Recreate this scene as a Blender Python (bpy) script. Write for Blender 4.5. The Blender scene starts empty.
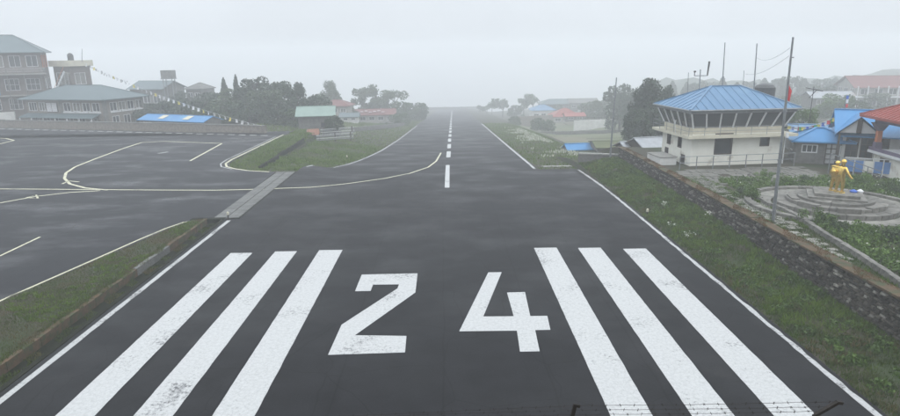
import bpy, math, random
import numpy as np
from mathutils import Vector, Matrix
R_ = math.radians
HAZE, HAZE_G = .0030, .4
rng = np.random.default_rng(7)
random.seed(7)
sc = bpy.context.scene
col = sc.collection

# ------------------------------------------------------------------ camera
FPX, CAMZ = 600.0, 11.4            # focal length in pixels of the 900 px wide photograph, eye height above the runway
YAW, PITCH, ROLL = R_(0.538), R_(14.583), R_(0.8)
_f = Vector((math.sin(YAW)*math.cos(PITCH), math.cos(YAW)*math.cos(PITCH), -math.sin(PITCH)))
_r0 = Vector((math.cos(YAW), -math.sin(YAW), 0)); _u0 = _r0.cross(_f)
_r = _r0*math.cos(ROLL) - _u0*math.sin(ROLL)
_u = _r0*math.sin(ROLL) + _u0*math.cos(ROLL)
cam_d = bpy.data.cameras.new('camera'); cam = bpy.data.objects.new('camera', cam_d); col.objects.link(cam)
cam_d.sensor_width = 36; cam_d.lens = 36*FPX/900; cam_d.clip_start = .1; cam_d.clip_end = 4000
M = Matrix((( _r.x, _u.x, -_f.x, 0), (_r.y, _u.y, -_f.y, 0), (_r.z, _u.z, -_f.z, CAMZ), (0, 0, 0, 1)))
cam.matrix_world = M
sc.camera = cam

# ------------------------------------------------------------------ sky, sun, exposure
SUN_EL, SUN_AZ = R_(58), R_(150)
w = bpy.data.worlds.new('World'); sc.world = w; w.use_nodes = True
nt = w.node_tree; nt.nodes.clear(); N = nt.nodes.new; LK = nt.links.new
out = N('ShaderNodeOutputWorld'); bg = N('ShaderNodeBackground'); bg.inputs['Strength'].default_value = 0.10
sky = N('ShaderNodeTexSky'); sky.sky_type = 'NISHITA'; sky.sun_disc = False
sky.sun_elevation = SUN_EL; sky.sun_rotation = SUN_AZ; sky.dust_density = 4; sky.air_density = 1
hsv = N('ShaderNodeHueSaturation'); hsv.inputs['Saturation'].default_value = .35; LK(sky.outputs[0], hsv.inputs['Color'])
# overcast: the even cloud layer is brighter overhead than at the horizon (CIE overcast sky)
tc = N('ShaderNodeTexCoord'); sx = N('ShaderNodeSeparateXYZ'); LK(tc.outputs['Generated'], sx.inputs[0])
mx = N('ShaderNodeMath'); mx.operation = 'MAXIMUM'; mx.inputs[1].default_value = 0; LK(sx.outputs['Z'], mx.inputs[0])
grad = N('ShaderNodeMath'); grad.operation = 'MULTIPLY_ADD'; LK(mx.outputs[0], grad.inputs[0]); grad.inputs[1].default_value = 1.75; grad.inputs[2].default_value = 1
cn = N('ShaderNodeTexNoise'); cn.inputs['Scale'].default_value = 2.2; cn.inputs['Detail'].default_value = 4; LK(tc.outputs['Generated'], cn.inputs['Vector'])
cr = N('ShaderNodeMapRange'); cr.inputs['From Min'].default_value = .3; cr.inputs['From Max'].default_value = .7; cr.inputs['To Min'].default_value = .90; cr.inputs['To Max'].default_value = 1.06
LK(cn.outputs['Fac'], cr.inputs['Value'])
gm = N('ShaderNodeMath'); gm.operation = 'MULTIPLY'; LK(grad.outputs[0], gm.inputs[0]); LK(cr.outputs[0], gm.inputs[1])
cl = N('ShaderNodeVectorMath'); cl.operation = 'SCALE'; cl.inputs[0].default_value = (7.95, 8.5, 9.1); LK(gm.outputs[0], cl.inputs['Scale'])
mixw = N('ShaderNodeMixRGB'); mixw.inputs['Fac'].default_value = .93; LK(hsv.outputs[0], mixw.inputs[1]); LK(cl.outputs[0], mixw.inputs[2])
LK(mixw.outputs[0], bg.inputs['Color']); LK(bg.outputs[0], out.inputs['Surface'])
sd = bpy.data.lights.new('sun', 'SUN'); sd.energy = 0.9; sd.angle = R_(35); sd.color = (1, .97, .93)
so = bpy.data.objects.new('sun', sd); col.objects.link(so)
so.rotation_euler = (math.pi/2 - SUN_EL, 0, math.pi - SUN_AZ); so.location = (0, -30, 60)
sc.view_settings.view_transform = 'Standard'; sc.view_settings.look = 'None'
sc.view_settings.exposure = 0.0; sc.view_settings.gamma = 1; sc.view_settings.use_curve_mapping = False
sc.cycles.volume_bounces = 3; sc.cycles.max_bounces = 8; sc.cycles.diffuse_bounces = 3
sc.cycles.use_denoising = True

# ------------------------------------------------------------------ pixel -> place helpers (photograph pixels, 900 x 416)
def ray(px, py): return _f + _r*((px-450)/FPX) + _u*((208-py)/FPX)
def at(px, py, z=0.0):
    d = ray(px, py); return Vector((0, 0, CAMZ)) + d*((z-CAMZ)/d.z)
def aty(px, py, y):
    d = ray(px, py); return Vector((0, 0, CAMZ)) + d*(y/d.y)
def sst(a, b, x):
    t = min(1, max(0, (x-a)/(b-a))); return t*t*(3-2*t)
def lerp(a, b, t): return a + (b-a)*t
SL, Y0, YW = .075, 55., 12.
def P(y):                                    # long profile of the runway: level threshold, then downhill
    if y < Y0-YW: return 0.
    if y > Y0+YW: return -SL*(y-Y0)
    return -SL*(y-Y0+YW)**2/(4*YW)
def CX(y): return .0165*max(0, y-55)
def interp(tab, y):
    if y <= tab[0][0]: return tab[0][1]
    for (a, b), (c, d) in zip(tab, tab[1:]):
        if y <= c: return b + (d-b)*(y-a)/(c-a)
    return tab[-1][1]
RL = [(3.6, -15.75), (41.6, -15.75), (41.7, -14.75), (62.0, -14.75), (63.2, -14.2), (65.1, -12.5), (68.5, -11.3), (73.4, -10.4), (86, -9.3), (110, -8.5), (410, -3.7)]
RR = [(3.6, 14.0), (60.8, 14.0), (61.0, 9.7), (90, 10.1), (410, 15.2)]
def S(x, y):                                 # height of the paved surfaces
    return P(y)*(1-sst(-9.5, -15.5, x)) if y < 64 else P(y)*(1-.0*x)
YEND = 410.
TERR = 1.6
def T(x, y):                                 # height of the ground
    if y > YEND:
        return max(-75., T(x, YEND) - .03*(y-YEND) - .34*max(0, y-YEND-4))
    if y < 4.4:                              # viewing terrace above the threshold
        if y > 3.7: return -.2
        if y > 2.0: return 7.9
        if y > 1.2: return lerp(9.75, 7.9, (y-1.2)/.8)
        return 9.75
    p = P(y)
    if x > CX(y):
        if y < 80 and x > 13.9:
            b = lerp(.0, .6, sst(20, 45, y))
            f = sst(60, 76, y)
            bank = lerp(-.06, b, sst(14.0, 17.9, x)) + .08*math.sin(y*1.7+x)*sst(14, 16, x)*(1-sst(16.5, 17.9, x))
            z = bank if x <= 18.15 else TERR
            far = p*lerp(1, .95, sst(20, 34, x))-.08
            if x > 40: far = lerp(far, TERR-.06*max(0, y-60), sst(40, 60, x))
            return lerp(z, far, f)
        far = p*lerp(1, .95, sst(20, 34, x)) - .08
        if x > 26: far = lerp(far, TERR-.06*max(0, y-60), sst(40, 60, x)) if y > 60 else TERR
        if x < 140: far = lerp(far, p+2.0*sst(20, 60, x), sst(150, 280, y)*(1-sst(100, 140, x)))
        far -= 2.6*sst(100, 165, y)*sst(15+CX(y), 28+CX(y), x)*(1-sst(90, 130, x))
        return far if y > 60 else (p-.08 if x < 13.95 else far)
    # left side
    if y < 41.5 and -17.05 < x < -15.72: return -.42
    if y < 41.5 and x <= -17.05 and x > -18.1 - max(0, 42-y)*.225 - .1: return .06
    zl = -.08 - .035*max(0, y-97)
    if y > 110: zl = lerp(zl, p+1.0, sst(100, 188, y))
    if y > 60:
        zl = zl + .22*sst(-24, -21, x)*sst(66, 72, y)*(1-sst(90, 100, y))*(.6+.4*math.sin(x*.9+y*.35))
        k = sst(-19.6, -19.0, x)*.42 + .58*sst(-19.0, -9.8, x)
        if y > 90: k = lerp(k, sst(-34, -9.0, x), sst(90, 110, y))
        k0 = sst(-15.5, -9.5, x); k = lerp(k0, k, sst(60, 66, y))
        return lerp(zl, p-.08, k)
    return S(x, y)-.08
def G(px, py):                               # where the sight line of a pixel meets the ground
    d = ray(px, py); t = 6.
    while t < 900:
        q = Vector((0, 0, CAMZ)) + d*t
        if q.z < T(q.x, q.y): return q
        t *= 1.003
    return q

# ------------------------------------------------------------------ materials
def newmat(name):
    m = bpy.data.materials.new(name); m.use_nodes = True; n = m.node_tree
    return m, n, n.nodes['Principled BSDF'], n.nodes.new, n.links.new
def pm(name, c1, c2=None, scale=3., rough=.7, bump=0., bscale=None, metal=0., stretch=(1, 1, 1), c3=None, scale3=.6, wear=.5, detail=6, rough2=None, rnd=0., wave=None, spec=.5):
    m, n, b, N, L = newmat(name)
    c2 = c2 or tuple(v*.75 for v in c1)
    tc = N('ShaderNodeTexCoord'); mp = N('ShaderNodeMapping'); mp.inputs['Scale'].default_value = stretch; L(tc.outputs['Object'], mp.inputs[0])
    ns = N('ShaderNodeTexNoise'); ns.inputs['Scale'].default_value = scale; ns.inputs['Detail'].default_value = detail; ns.inputs['Roughness'].default_value = .62; L(mp.outputs[0], ns.inputs['Vector'])
    rp = N('ShaderNodeMapRange'); rp.inputs['From Min'].default_value = .33; rp.inputs['From Max'].default_value = .67; L(ns.outputs['Fac'], rp.inputs['Value'])
    mix = N('ShaderNodeMixRGB'); mix.inputs[1].default_value = (*c1, 1); mix.inputs[2].default_value = (*c2, 1); L(rp.outputs[0], mix.inputs['Fac'])
    outc = mix.outputs[0]
    if c3:
        n3 = N('ShaderNodeTexNoise'); n3.inputs['Scale'].default_value = scale3; n3.inputs['Detail'].default_value = 5; L(tc.outputs['Object'], n3.inputs['Vector'])
        r3 = N('ShaderNodeMapRange'); r3.inputs['From Min'].default_value = wear; r3.inputs['From Max'].default_value = wear+.12; L(n3.outputs['Fac'], r3.inputs['Value'])
        m3 = N('ShaderNodeMixRGB'); L(r3.outputs[0], m3.inputs['Fac']); L(outc, m3.inputs[1]); m3.inputs[2].default_value = (*c3, 1); outc = m3.outputs[0]
    if rnd:
        oi = N('ShaderNodeObjectInfo'); rr = N('ShaderNodeMapRange'); rr.inputs['To Min'].default_value = 1-rnd; rr.inputs['To Max'].default_value = 1+rnd; L(oi.outputs['Random'], rr.inputs['Value'])
        vm = N('ShaderNodeVectorMath'); vm.operation = 'SCALE'; L(outc, vm.inputs[0]); L(rr.outputs[0], vm.inputs['Scale']); outc = vm.outputs[0]
    L(outc, b.inputs['Base Color'])
    b.inputs['Metallic'].default_value = metal; b.inputs['Specular IOR Level'].default_value = spec
    if rough2 is not None:
        rm = N('ShaderNodeMapRange'); rm.inputs['To Min'].default_value = rough; rm.inputs['To Max'].default_value = rough2; L(rp.outputs[0], rm.inputs['Value']); L(rm.outputs[0], b.inputs['Roughness'])
    else: b.inputs['Roughness'].default_value = rough
    if bump or wave:
        bp = N('ShaderNodeBump'); bp.inputs['Strength'].default_value = bump or .6; bp.inputs['Distance'].default_value = .03
        if wave:
            wv = N('ShaderNodeTexWave'); wv.wave_type = 'BANDS'; wv.bands_direction = wave[0]; wv.inputs['Scale'].default_value = wave[1]; L(tc.outputs['Object'], wv.inputs['Vector']); L(wv.outputs['Fac'], bp.inputs['Height'])
        else:
            nb = N('ShaderNodeTexNoise'); nb.inputs['Scale'].default_value = bscale or scale*4; nb.inputs['Detail'].default_value = 5; L(tc.outputs['Object'], nb.inputs['Vector']); L(nb.outputs['Fac'], bp.inputs['Height'])
        L(bp.outputs[0], b.inputs['Normal'])
    return m
def asphalt(name, dark, light, r_wet, r_dry, wetlo, wethi, stretch, spec):
    m, n, b, N, L = newmat(name); b.inputs['Specular IOR Level'].default_value = spec
    tc = N('ShaderNodeTexCoord')
    mp = N('ShaderNodeMapping'); mp.inputs['Scale'].default_value = stretch; mp.inputs['Rotation'].default_value = (0, 0, .12); L(tc.outputs['Object'], mp.inputs[0])
    a = N('ShaderNodeTexNoise'); a.inputs['Scale'].default_value = .22; a.inputs['Detail'].default_value = 7; a.inputs['Roughness'].default_value = .6; L(mp.outputs[0], a.inputs['Vector'])
    f = N('ShaderNodeTexNoise'); f.inputs['Scale'].default_value = 16; f.inputs['Detail'].default_value = 6; f.inputs['Roughness'].default_value = .8; L(tc.outputs['Object'], f.inputs['Vector'])
    g = N('ShaderNodeTexNoise'); g.inputs['Scale'].default_value = .9; g.inputs['Detail'].default_value = 5; L(tc.outputs['Object'], g.inputs['Vector'])
    rp = N('ShaderNodeMapRange'); rp.inputs['From Min'].default_value = wetlo; rp.inputs['From Max'].default_value = wethi; L(a.outputs['Fac'], rp.inputs['Value'])
    mix = N('ShaderNodeMixRGB'); mix.inputs[1].default_value = (*dark, 1); mix.inputs[2].default_value = (*light, 1)
    ad = N('ShaderNodeMath'); ad.operation = 'MULTIPLY_ADD'; L(g.outputs['Fac'], ad.inputs[0]); ad.inputs[1].default_value = .9; ad.inputs[2].default_value = -1.0
    ad2 = N('ShaderNodeMath'); ad2.operation = 'MULTIPLY_ADD'; L(f.outputs['Fac'], ad2.inputs[0]); ad2.inputs[1].default_value = 2.2; L(ad.outputs[0], ad2.inputs[2]); ad2.use_clamp = True
    L(ad2.outputs[0], mix.inputs['Fac'])
    # paving joints along the strip and a sparse net of cracks
    wob = N('ShaderNodeTexNoise'); wob.inputs['Scale'].default_value = .35; L(tc.outputs['Object'], wob.inputs['Vector'])
    sp = N('ShaderNodeSeparateXYZ'); L(tc.outputs['Object'], sp.inputs[0])
    jw = N('ShaderNodeMath'); jw.operation = 'MULTIPLY_ADD'; L(wob.outputs['Fac'], jw.inputs[0]); jw.inputs[1].default_value = .25; L(sp.outputs['X'], jw.inputs[2])
    md = N('ShaderNodeMath'); md.operation = 'PINGPONG'; md.inputs[1].default_value = 1.9; L(jw.outputs[0], md.inputs[0])
    jr = N('ShaderNodeMapRange'); jr.inputs['From Min'].default_value = .015; jr.inputs['From Max'].default_value = .05; jr.inputs['To Min'].default_value = .55; jr.inputs['To Max'].default_value = 1; L(md.outputs[0], jr.inputs['Value'])
    wv = N('ShaderNodeVectorMath'); wv.operation = 'MULTIPLY_ADD'; L(wob.outputs['Color'], wv.inputs[0]); wv.inputs[1].default_value = (1.5, 1.5, 0); L(tc.outputs['Object'], wv.inputs[2])
    vc = N('ShaderNodeTexVoronoi'); vc.feature = 'DISTANCE_TO_EDGE'; vc.inputs['Scale'].default_value = .28; L(wv.outputs[0], vc.inputs['Vector'])
    cr_ = N('ShaderNodeMapRange'); cr_.inputs['From Min'].default_value = .002; cr_.inputs['From Max'].default_value = .008; cr_.inputs['To Min'].default_value = .5; cr_.inputs['To Max'].default_value = 1; L(vc.outputs['Distance'], cr_.inputs['Value'])
    mm = N('ShaderNodeMath'); mm.operation = 'MULTIPLY'; L(jr.outputs[0], mm.inputs[0]); L(cr_.outputs[0], mm.inputs[1])
    sc_ = N('ShaderNodeVectorMath'); sc_.operation = 'SCALE'; L(mix.outputs[0], sc_.inputs[0]); L(mm.outputs[0], sc_.inputs['Scale']); st_ = N('ShaderNodeTexNoise'); st_.inputs['Scale'].default_value = .16; st_.inputs['Detail'].default_value = 9; st_.inputs['Roughness'].default_value = .72; L(tc.outputs['Object'], st_.inputs['Vector'])
    sr_ = N('ShaderNodeMapRange'); sr_.inputs['From Min'].default_value = .60; sr_.inputs['From Max'].default_value = .72; sr_.inputs['To Max'].default_value = .55; L(st_.outputs['Fac'], sr_.inputs['Value'])
    sm_ = N('ShaderNodeMixRGB'); L(sr_.outputs[0], sm_.inputs['Fac']); L(sc_.outputs[0], sm_.inputs[1]); sm_.inputs[2].default_value = (.045, .042, .040, 1); L(sm_.outputs[0], b.inputs['Base Color'])
    rr = N('ShaderNodeMapRange'); rr.inputs['To Min'].default_value = r_dry; rr.inputs['To Max'].default_value = r_wet; L(rp.outputs[0], rr.inputs['Value']); L(rr.outputs[0], b.inputs['Roughness'])
    bp = N('ShaderNodeBump'); bp.inputs['Strength'].default_value = .35; bp.inputs['Distance'].default_value = .01; L(f.outputs['Fac'], bp.inputs['Height']); L(bp.outputs[0], b.inputs['Normal'])
    return m
def paintmat(name, c, under, wear=.60, rough=.55):
    m, n, b, N, L = newmat(name)
    tc = N('ShaderNodeTexCoord')
    a = N('ShaderNodeTexNoise'); a.inputs['Scale'].default_value = 7; a.inputs['Detail'].default_value = 8; a.inputs['Roughness'].default_value = .75; L(tc.outputs['Object'], a.inputs['Vector'])
    g = N('ShaderNodeTexNoise'); g.inputs['Scale'].default_value = .45; g.inputs['Detail'].default_value = 5; L(tc.outputs['Object'], g.inputs['Vector'])
    s = N('ShaderNodeMath'); s.operation = 'MULTIPLY_ADD'; L(g.outputs['Fac'], s.inputs[0]); s.inputs[1].default_value = .85; L(a.outputs['Fac'], s.inputs[2])
    rp = N('ShaderNodeMapRange'); rp.inputs['From Min'].default_value = wear+.43; rp.inputs['From Max'].default_value = wear+.60; L(s.outputs[0], rp.inputs['Value'])
    d = N('ShaderNodeMixRGB'); d.inputs[1].default_value = (*c, 1); d.inputs[2].default_value = tuple(v*.78 for v in c)+(1,); 
    r2 = N('ShaderNodeMapRange'); r2.inputs['From Min'].default_value = .42; r2.inputs['From Max'].default_value = .68; L(a.outputs['Fac'], r2.inputs['Value']); L(r2.outputs[0], d.inputs['Fac'])
    # flaking net of fine cracks
    v = N('ShaderNodeTexVoronoi'); v.feature = 'DISTANCE_TO_EDGE'; v.inputs['Scale'].default_value = 5.5; L(tc.outputs['Object'], v.inputs['Vector'])
    vr = N('ShaderNodeMapRange'); vr.inputs['From Min'].default_value = .0; vr.inputs['From Max'].default_value = .05; vr.inputs['To Min'].default_value = .22; vr.inputs['To Max'].default_value = 0; L(v.outputs['Distance'], vr.inputs['Value'])
    mxx = N('ShaderNodeMath'); mxx.operation = 'MAXIMUM'; L(rp.outputs[0], mxx.inputs[0]); L(vr.outputs[0], mxx.inputs[1])
    mix = N('ShaderNodeMixRGB'); L(mxx.outputs[0], mix.inputs['Fac']); L(d.outputs[0], mix.inputs[1]); mix.inputs[2].default_value = (*under, 1)
    L(mix.outputs[0], b.inputs['Base Color']); b.inputs['Roughness'].default_value = rough
    return m
def leafmat(name, c1, c2, scale=.6, rnd=.15):
    m = pm(name, c1, c2, scale=scale, rough=.6, rnd=rnd, spec=.25)
    return m
MT = {}
MT['asphalt'] = asphalt('wet_asphalt_runway', (.0035, .0036, .0043), (.019, .0193, .0220), .36, .60, .44, .70, (.8, 1.2, 1), .07)
MT['apron'] = asphalt('wet_asphalt_apron', (.007, .0075, .010), (.017, .018, .022), .26, .55, .48, .68, (.7, 1.5, 1), .085)
MT['white'] = paintmat('worn_white_paint', (.45, .455, .45), (.05, .05, .055), .605)
MT['white2'] = paintmat('worn_white_line', (.40, .405, .40), (.05, .05, .05), .53)
MT['yellow'] = paintmat('worn_yellow_paint', (.56, .54, .38), (.10, .10, .09), .60)
MT['drain_slab'] = pm('rough_grey_slab', (.16, .16, .15), (.075, .078, .075), scale=9, rough=.75, bump=.8, bscale=25, rnd=.2)
MT['soil'] = pm('turf_ground', (.024, .028, .009), (.040, .030, .016), scale=1.1, rough=.95, bump=.6, bscale=14, c3=(.022, .036, .007), scale3=.35, wear=.5)
MT['grass'] = pm('grass_blades', (.080, .115, .018), (.036, .054, .010), scale=.8, rough=.75, spec=.2, c3=(.105, .085, .035), scale3=.45, wear=.50)
MT['grass2'] = pm('lush_grass_blades', (.066, .120, .010), (.022, .046, .004), scale=1.2, rough=.7, spec=.2, c3=(.075, .075, .032), scale3=.6, wear=.58)
MT['grass4'] = pm('bright_tuft_blades', (.115, .185, .016), (.050, .090, .008), scale=1.5, rough=.6, spec=.2)
MT['grass3'] = pm('fresh_grass_blades', (.130, .190, .036), (.065, .105, .018), scale=.7, rough=.7, spec=.2, c3=(.12, .13, .055), scale3=.3, wear=.56)
MT['field'] = pm('pale_field_turf', (.115, .125, .060), (.070, .085, .038), scale=.25, rough=.95, c3=(.13, .12, .08), scale3=.05, wear=.5)
MT['moss'] = pm('brown_moss', (.150, .078, .026), (.075, .048, .016), scale=1.6, rough=.9, spec=.1)
MT['concrete'] = pm('weathered_concrete', (.30, .29, .27), (.18, .18, .165), scale=2.5, rough=.85, bump=.3, bscale=18)
MT['darkconc'] = pm('mossy_dark_concrete', (.016, .018, .010), (.008, .010, .005), scale=4, rough=.9, bump=.4, spec=.08)
MT['rust'] = pm('rust_brown_moss', (.105, .060, .026), (.050, .034, .016), scale=3, rough=.9, bump=.5, c3=(.034, .045, .014), scale3=2.2, wear=.49)
MT['stone_dark'] = pm('dark_wall_stone', (.046, .038, .028), (.022, .019, .014), scale=5, rough=.9, bump=.5, rnd=.4)
MT['stone_pale'] = pm('pale_wall_stone', (.30, .285, .25), (.13, .12, .10), scale=6, rough=.85, bump=.5, rnd=.3)
MT['stone'] = pm('wall_stone', (.095, .082, .064), (.036, .031, .025), scale=3.5, rough=.85, bump=.5, bscale=12, rnd=.5, c3=(.34, .33, .31), scale3=3.2, wear=.585)
MT['joint'] = pm('wall_core', (.030, .028, .022), (.018, .018, .014), scale=4, rough=.95, bump=.5)
MT['flag'] = pm('flagstone', (.22, .21, .185), (.11, .11, .095), scale=2, rough=.8, bump=.4, rnd=.25)
MT['plinth'] = pm('plinth_stone', (.19, .18, .16), (.085, .083, .074), scale=3, rough=.85, bump=.4, rnd=.2, c3=(.05, .055, .04), scale3=2, wear=.58)  # darkened tone and dark blotches imitate the shade between the steps
MT['cream'] = pm('cream_plaster', (.76, .75, .68), (.68, .67, .60), scale=1.2, rough=.8, c3=(.46, .43, .36), scale3=.9, wear=.60)
MT['creamband'] = pm('yellowed_plaster', (.58, .55, .44), (.47, .44, .35), scale=1.2, rough=.8)
MT['whitewall'] = pm('white_plaster', (.62, .62, .60), (.48, .48, .46), scale=.8, rough=.8)
MT['blueroof'] = pm('blue_sheet_roof', (.10, .215, .36), (.08, .18, .31), scale=.5, rough=.45, wave=('X', 4.0), c3=(.13, .25, .38), scale3=.35, wear=.55)
MT['blueroof2'] = pm('bright_blue_sheet_roof', (.045, .225, .47), (.038, .19, .42), scale=.6, rough=.42, wave=('X', 4.0), c3=(.07, .26, .47), scale3=.4, wear=.56)
MT['redroof'] = pm('red_sheet_roof', (.30, .052, .036), (.22, .038, .028), scale=.8, rough=.55, wave=('X', 3.0))
MT['greenroof'] = pm('green_sheet_roof', (.080, .118, .128), (.062, .096, .106), scale=.5, rough=.5, wave=('X', 3.0))
MT['palegreen'] = pm('faded_green_roof', (.22, .30, .26), (.17, .24, .21), scale=.6, rough=.6, wave=('X', 3.0))
MT['tinroof'] = pm('grey_tin_roof', (.36, .38, .40), (.24, .25, .27), scale=1.2, rough=.5, wave=('X', 3.0), c3=(.20, .14, .10), scale3=.5, wear=.6)
MT['brick'] = pm('stone_masonry', (.24, .21, .18), (.13, .115, .10), scale=3, rough=.9, bump=.6)
MT['brown'] = pm('brown_masonry', (.145, .115, .10), (.09, .075, .068), scale=2, rough=.9, bump=.5)
MT['greystone'] = pm('grey_masonry', (.17, .165, .155), (.085, .085, .08), scale=2.2, rough=.9, bump=.6, bscale=7)
MT['glass'] = pm('window_glass', (.028, .034, .038), (.045, .052, .058), scale=.6, rough=.08)
MT['curtain'] = pm('curtained_glass', (.22, .21, .19), (.10, .10, .095), scale=2.5, rough=.12, stretch=(3, 3, .4))
MT['rusttarp'] = pm('faded_rust_canvas', (.28, .13, .085), (.20, .10, .07), scale=3, rough=.8)
MT['whitetrim'] = pm('white_trim', (.66, .67, .68), (.55, .56, .57), scale=2, rough=.55)
MT['greywall'] = pm('dull_pale_plaster', (.34, .33, .30), (.24, .235, .215), scale=.8, rough=.85)
MT['dullred'] = pm('dull_red_roof', (.17, .045, .038), (.12, .035, .03), scale=.8, rough=.6, wave=('X', 3.0))
MT['bluetrim'] = pm('blue_paint', (.10, .22, .48), (.08, .18, .40), scale=2, rough=.5)
MT['darkwood'] = pm('dark_wood', (.050, .034, .025), (.032, .022, .017), scale=5, rough=.7)
MT['steel'] = pm('galvanised_steel', (.26, .275, .29), (.17, .18, .19), scale=4, rough=.45, metal=.5)
MT['darksteel'] = pm('rusty_dark_steel', (.035, .028, .024), (.020, .017, .015), scale=20, rough=.7, metal=.3)
MT['black'] = pm('black_plastic', (.018, .019, .020), (.028, .03, .03), scale=2, rough=.45)
MT['gold'] = pm('gold_paint', (.86, .62, .17), (.55, .36, .08), scale=9, rough=.27, metal=.9)
MT['orange'] = pm('orange_paint', (.55, .17, .06), (.42, .12, .05), scale=3, rough=.6)
MT['purple'] = pm('purple_paint', (.12, .085, .15), (.09, .07, .12), scale=3, rough=.6)
MT['yel'] = pm('yellow_cloth', (.70, .58, .12), (.6, .5, .1), scale=3, rough=.8)
MT['red'] = pm('red_cloth', (.55, .05, .06), (.45, .04, .05), scale=3, rough=.8)
MT['green'] = pm('green_cloth', (.06, .32, .12), (.05, .26, .1), scale=3, rough=.8)
MT['blue'] = pm('blue_cloth', (.06, .14, .50), (.05, .12, .42), scale=3, rough=.8)
MT['wcloth'] = pm('white_cloth', (.72, .72, .74), (.62, .62, .64), scale=3, rough=.8)
MT['tarp'] = pm('pale_grey_cloth', (.5, .5, .5), (.35, .35, .36), scale=3, rough=.8)
MT['bark'] = pm('bark', (.075, .060, .045), (.045, .036, .028), scale=6, rough=.9, bump=.6)
MT['leaf_dark'] = leafmat('dark_foliage', (.046, .072, .036), (.024, .040, .021))
MT['leaf_mid'] = leafmat('mid_foliage', (.070, .105, .040), (.034, .056, .021))
MT['leaf_light'] = leafmat('light_foliage', (.095, .165, .026), (.040, .076, .012))
MT['flower'] = pm('white_blossom', (.70, .70, .62), (.55, .56, .48), scale=3, rough=.7)
MT['yflower'] = pm('orange_blossom', (.70, .35, .05), (.6, .3, .05), scale=3, rough=.7)

# ------------------------------------------------------------------ mesh helpers
class MB:
    def __init__(s): s.v = []; s.f = []
    def add(s, vs, fs):
        o = len(s.v); s.v += [tuple(p) for p in vs]; s.f += [tuple(i+o for i in f) for f in fs]; return s
    def face(s, *pts): return s.add(pts, [tuple(range(len(pts)))])
    def box(s, x0, x1, y0, y1, z0, z1):
        vs = [(x0, y0, z0), (x1, y0, z0), (x1, y1, z0), (x0, y1, z0), (x0, y0, z1), (x1, y0, z1), (x1, y1, z1), (x0, y1, z1)]
        return s.add(vs, [(3, 2, 1, 0), (4, 5, 6, 7), (0, 1, 5, 4), (1, 2, 6, 5), (2, 3, 7, 6), (3, 0, 4, 7)])
    def bar(s, a, b, wx, wz):                    # square bar from a to b
        a = Vector(a); b = Vector(b); d = (b-a).normalized()
        up = Vector((0, 0, 1)) if abs(d.z) < .95 else Vector((0, 1, 0))
        sd_ = d.cross(up).normalized()*wx/2; up2 = sd_.cross(d).normalized()*wz/2
        vs = [a-sd_-up2, a+sd_-up2, a+sd_+up2, a-sd_+up2, b-sd_-up2, b+sd_-up2, b+sd_+up2, b-sd_+up2]
        return s.add(vs, [(3, 2, 1, 0), (4, 5, 6, 7), (0, 1, 5, 4), (1, 2, 6, 5), (2, 3, 7, 6), (3, 0, 4, 7)])
    def tube(s, pts, r, n=8, cap=True):
        pts = [Vector(p) for p in pts]; rs = r if isinstance(r, (list, tuple)) else [r]*len(pts)
        vs = []; fs = []
        for i, p in enumerate(pts):
            d = (pts[min(i+1, len(pts)-1)]-pts[max(i-1, 0)]).normalized()
            a = d.cross(Vector((0, 0, 1)) if abs(d.z) < .9 else Vector((1, 0, 0))).normalized(); b = d.cross(a)
            for k in range(n):
                t = 2*math.pi*k/n; vs.append(p + (a*math.cos(t)+b*math.sin(t))*rs[i])
        for i in range(len(pts)-1):
            for k in range(n): fs.append((i*n+k, i*n+(k+1) % n, (i+1)*n+(k+1) % n, (i+1)*n+k))
        if cap: fs += [tuple(reversed(range(n))), tuple(range((len(pts)-1)*n, len(pts)*n))]
        return s.add(vs, fs)
    def prism(s, poly, z0, z1):
        n = len(poly); vs = [(x, y, z0) for x, y in poly]+[(x, y, z1) for x, y in poly]
        return s.add(vs, [tuple(reversed(range(n))), tuple(range(n, 2*n))]+[(i, (i+1) % n, n+(i+1) % n, n+i) for i in range(n)])
    def mesh(s, name):
        me = bpy.data.meshes.new(name); me.from_pydata(s.v, [], s.f); me.update(); return me
    def build(s, name, mat, parent=None, smooth=False):
        me = s.mesh(name); me.materials.append(MT[mat] if isinstance(mat, str) else mat)
        if smooth: me.shade_smooth()
        return link(name, me, parent)
def link(name, me, parent=None, loc=None, rz=0):
    o = bpy.data.objects.new(name, me); col.objects.link(o)
    if parent: o.parent = parent
    if loc is not None: o.location = loc
    o.rotation_euler[2] = rz
    return o
def tag(o, label, cat, group=None):
    o['label'] = label; o['category'] = cat
    if group: o['group'] = group
    return o
def struct(o): o['kind'] = 'structure'; return o
def stuff(o): o['kind'] = 'stuff'; return o
def thing(name, label, cat, loc, rz=0, group=None):
    o = bpy.data.objects.new(name, None); col.objects.link(o); o.empty_display_size = .3
    o.location = loc; o.rotation_euler[2] = rz
    return tag(o, label, cat, group)
def np_mesh(name, verts, k, mat):                # polygons with k corners each, corners stored one after the other
    me = bpy.data.meshes.new(name); n = len(verts)
    me.vertices.add(n); me.vertices.foreach_set('co', verts.astype(np.float32).ravel())
    me.loops.add(n); me.loops.foreach_set('vertex_index', np.arange(n, dtype=np.int32))
    me.polygons.add(n//k); me.polygons.foreach_set('loop_start', np.arange(0, n, k, dtype=np.int32))
    me.update(calc_edges=True); me.materials.append(MT[mat]); return me

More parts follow.
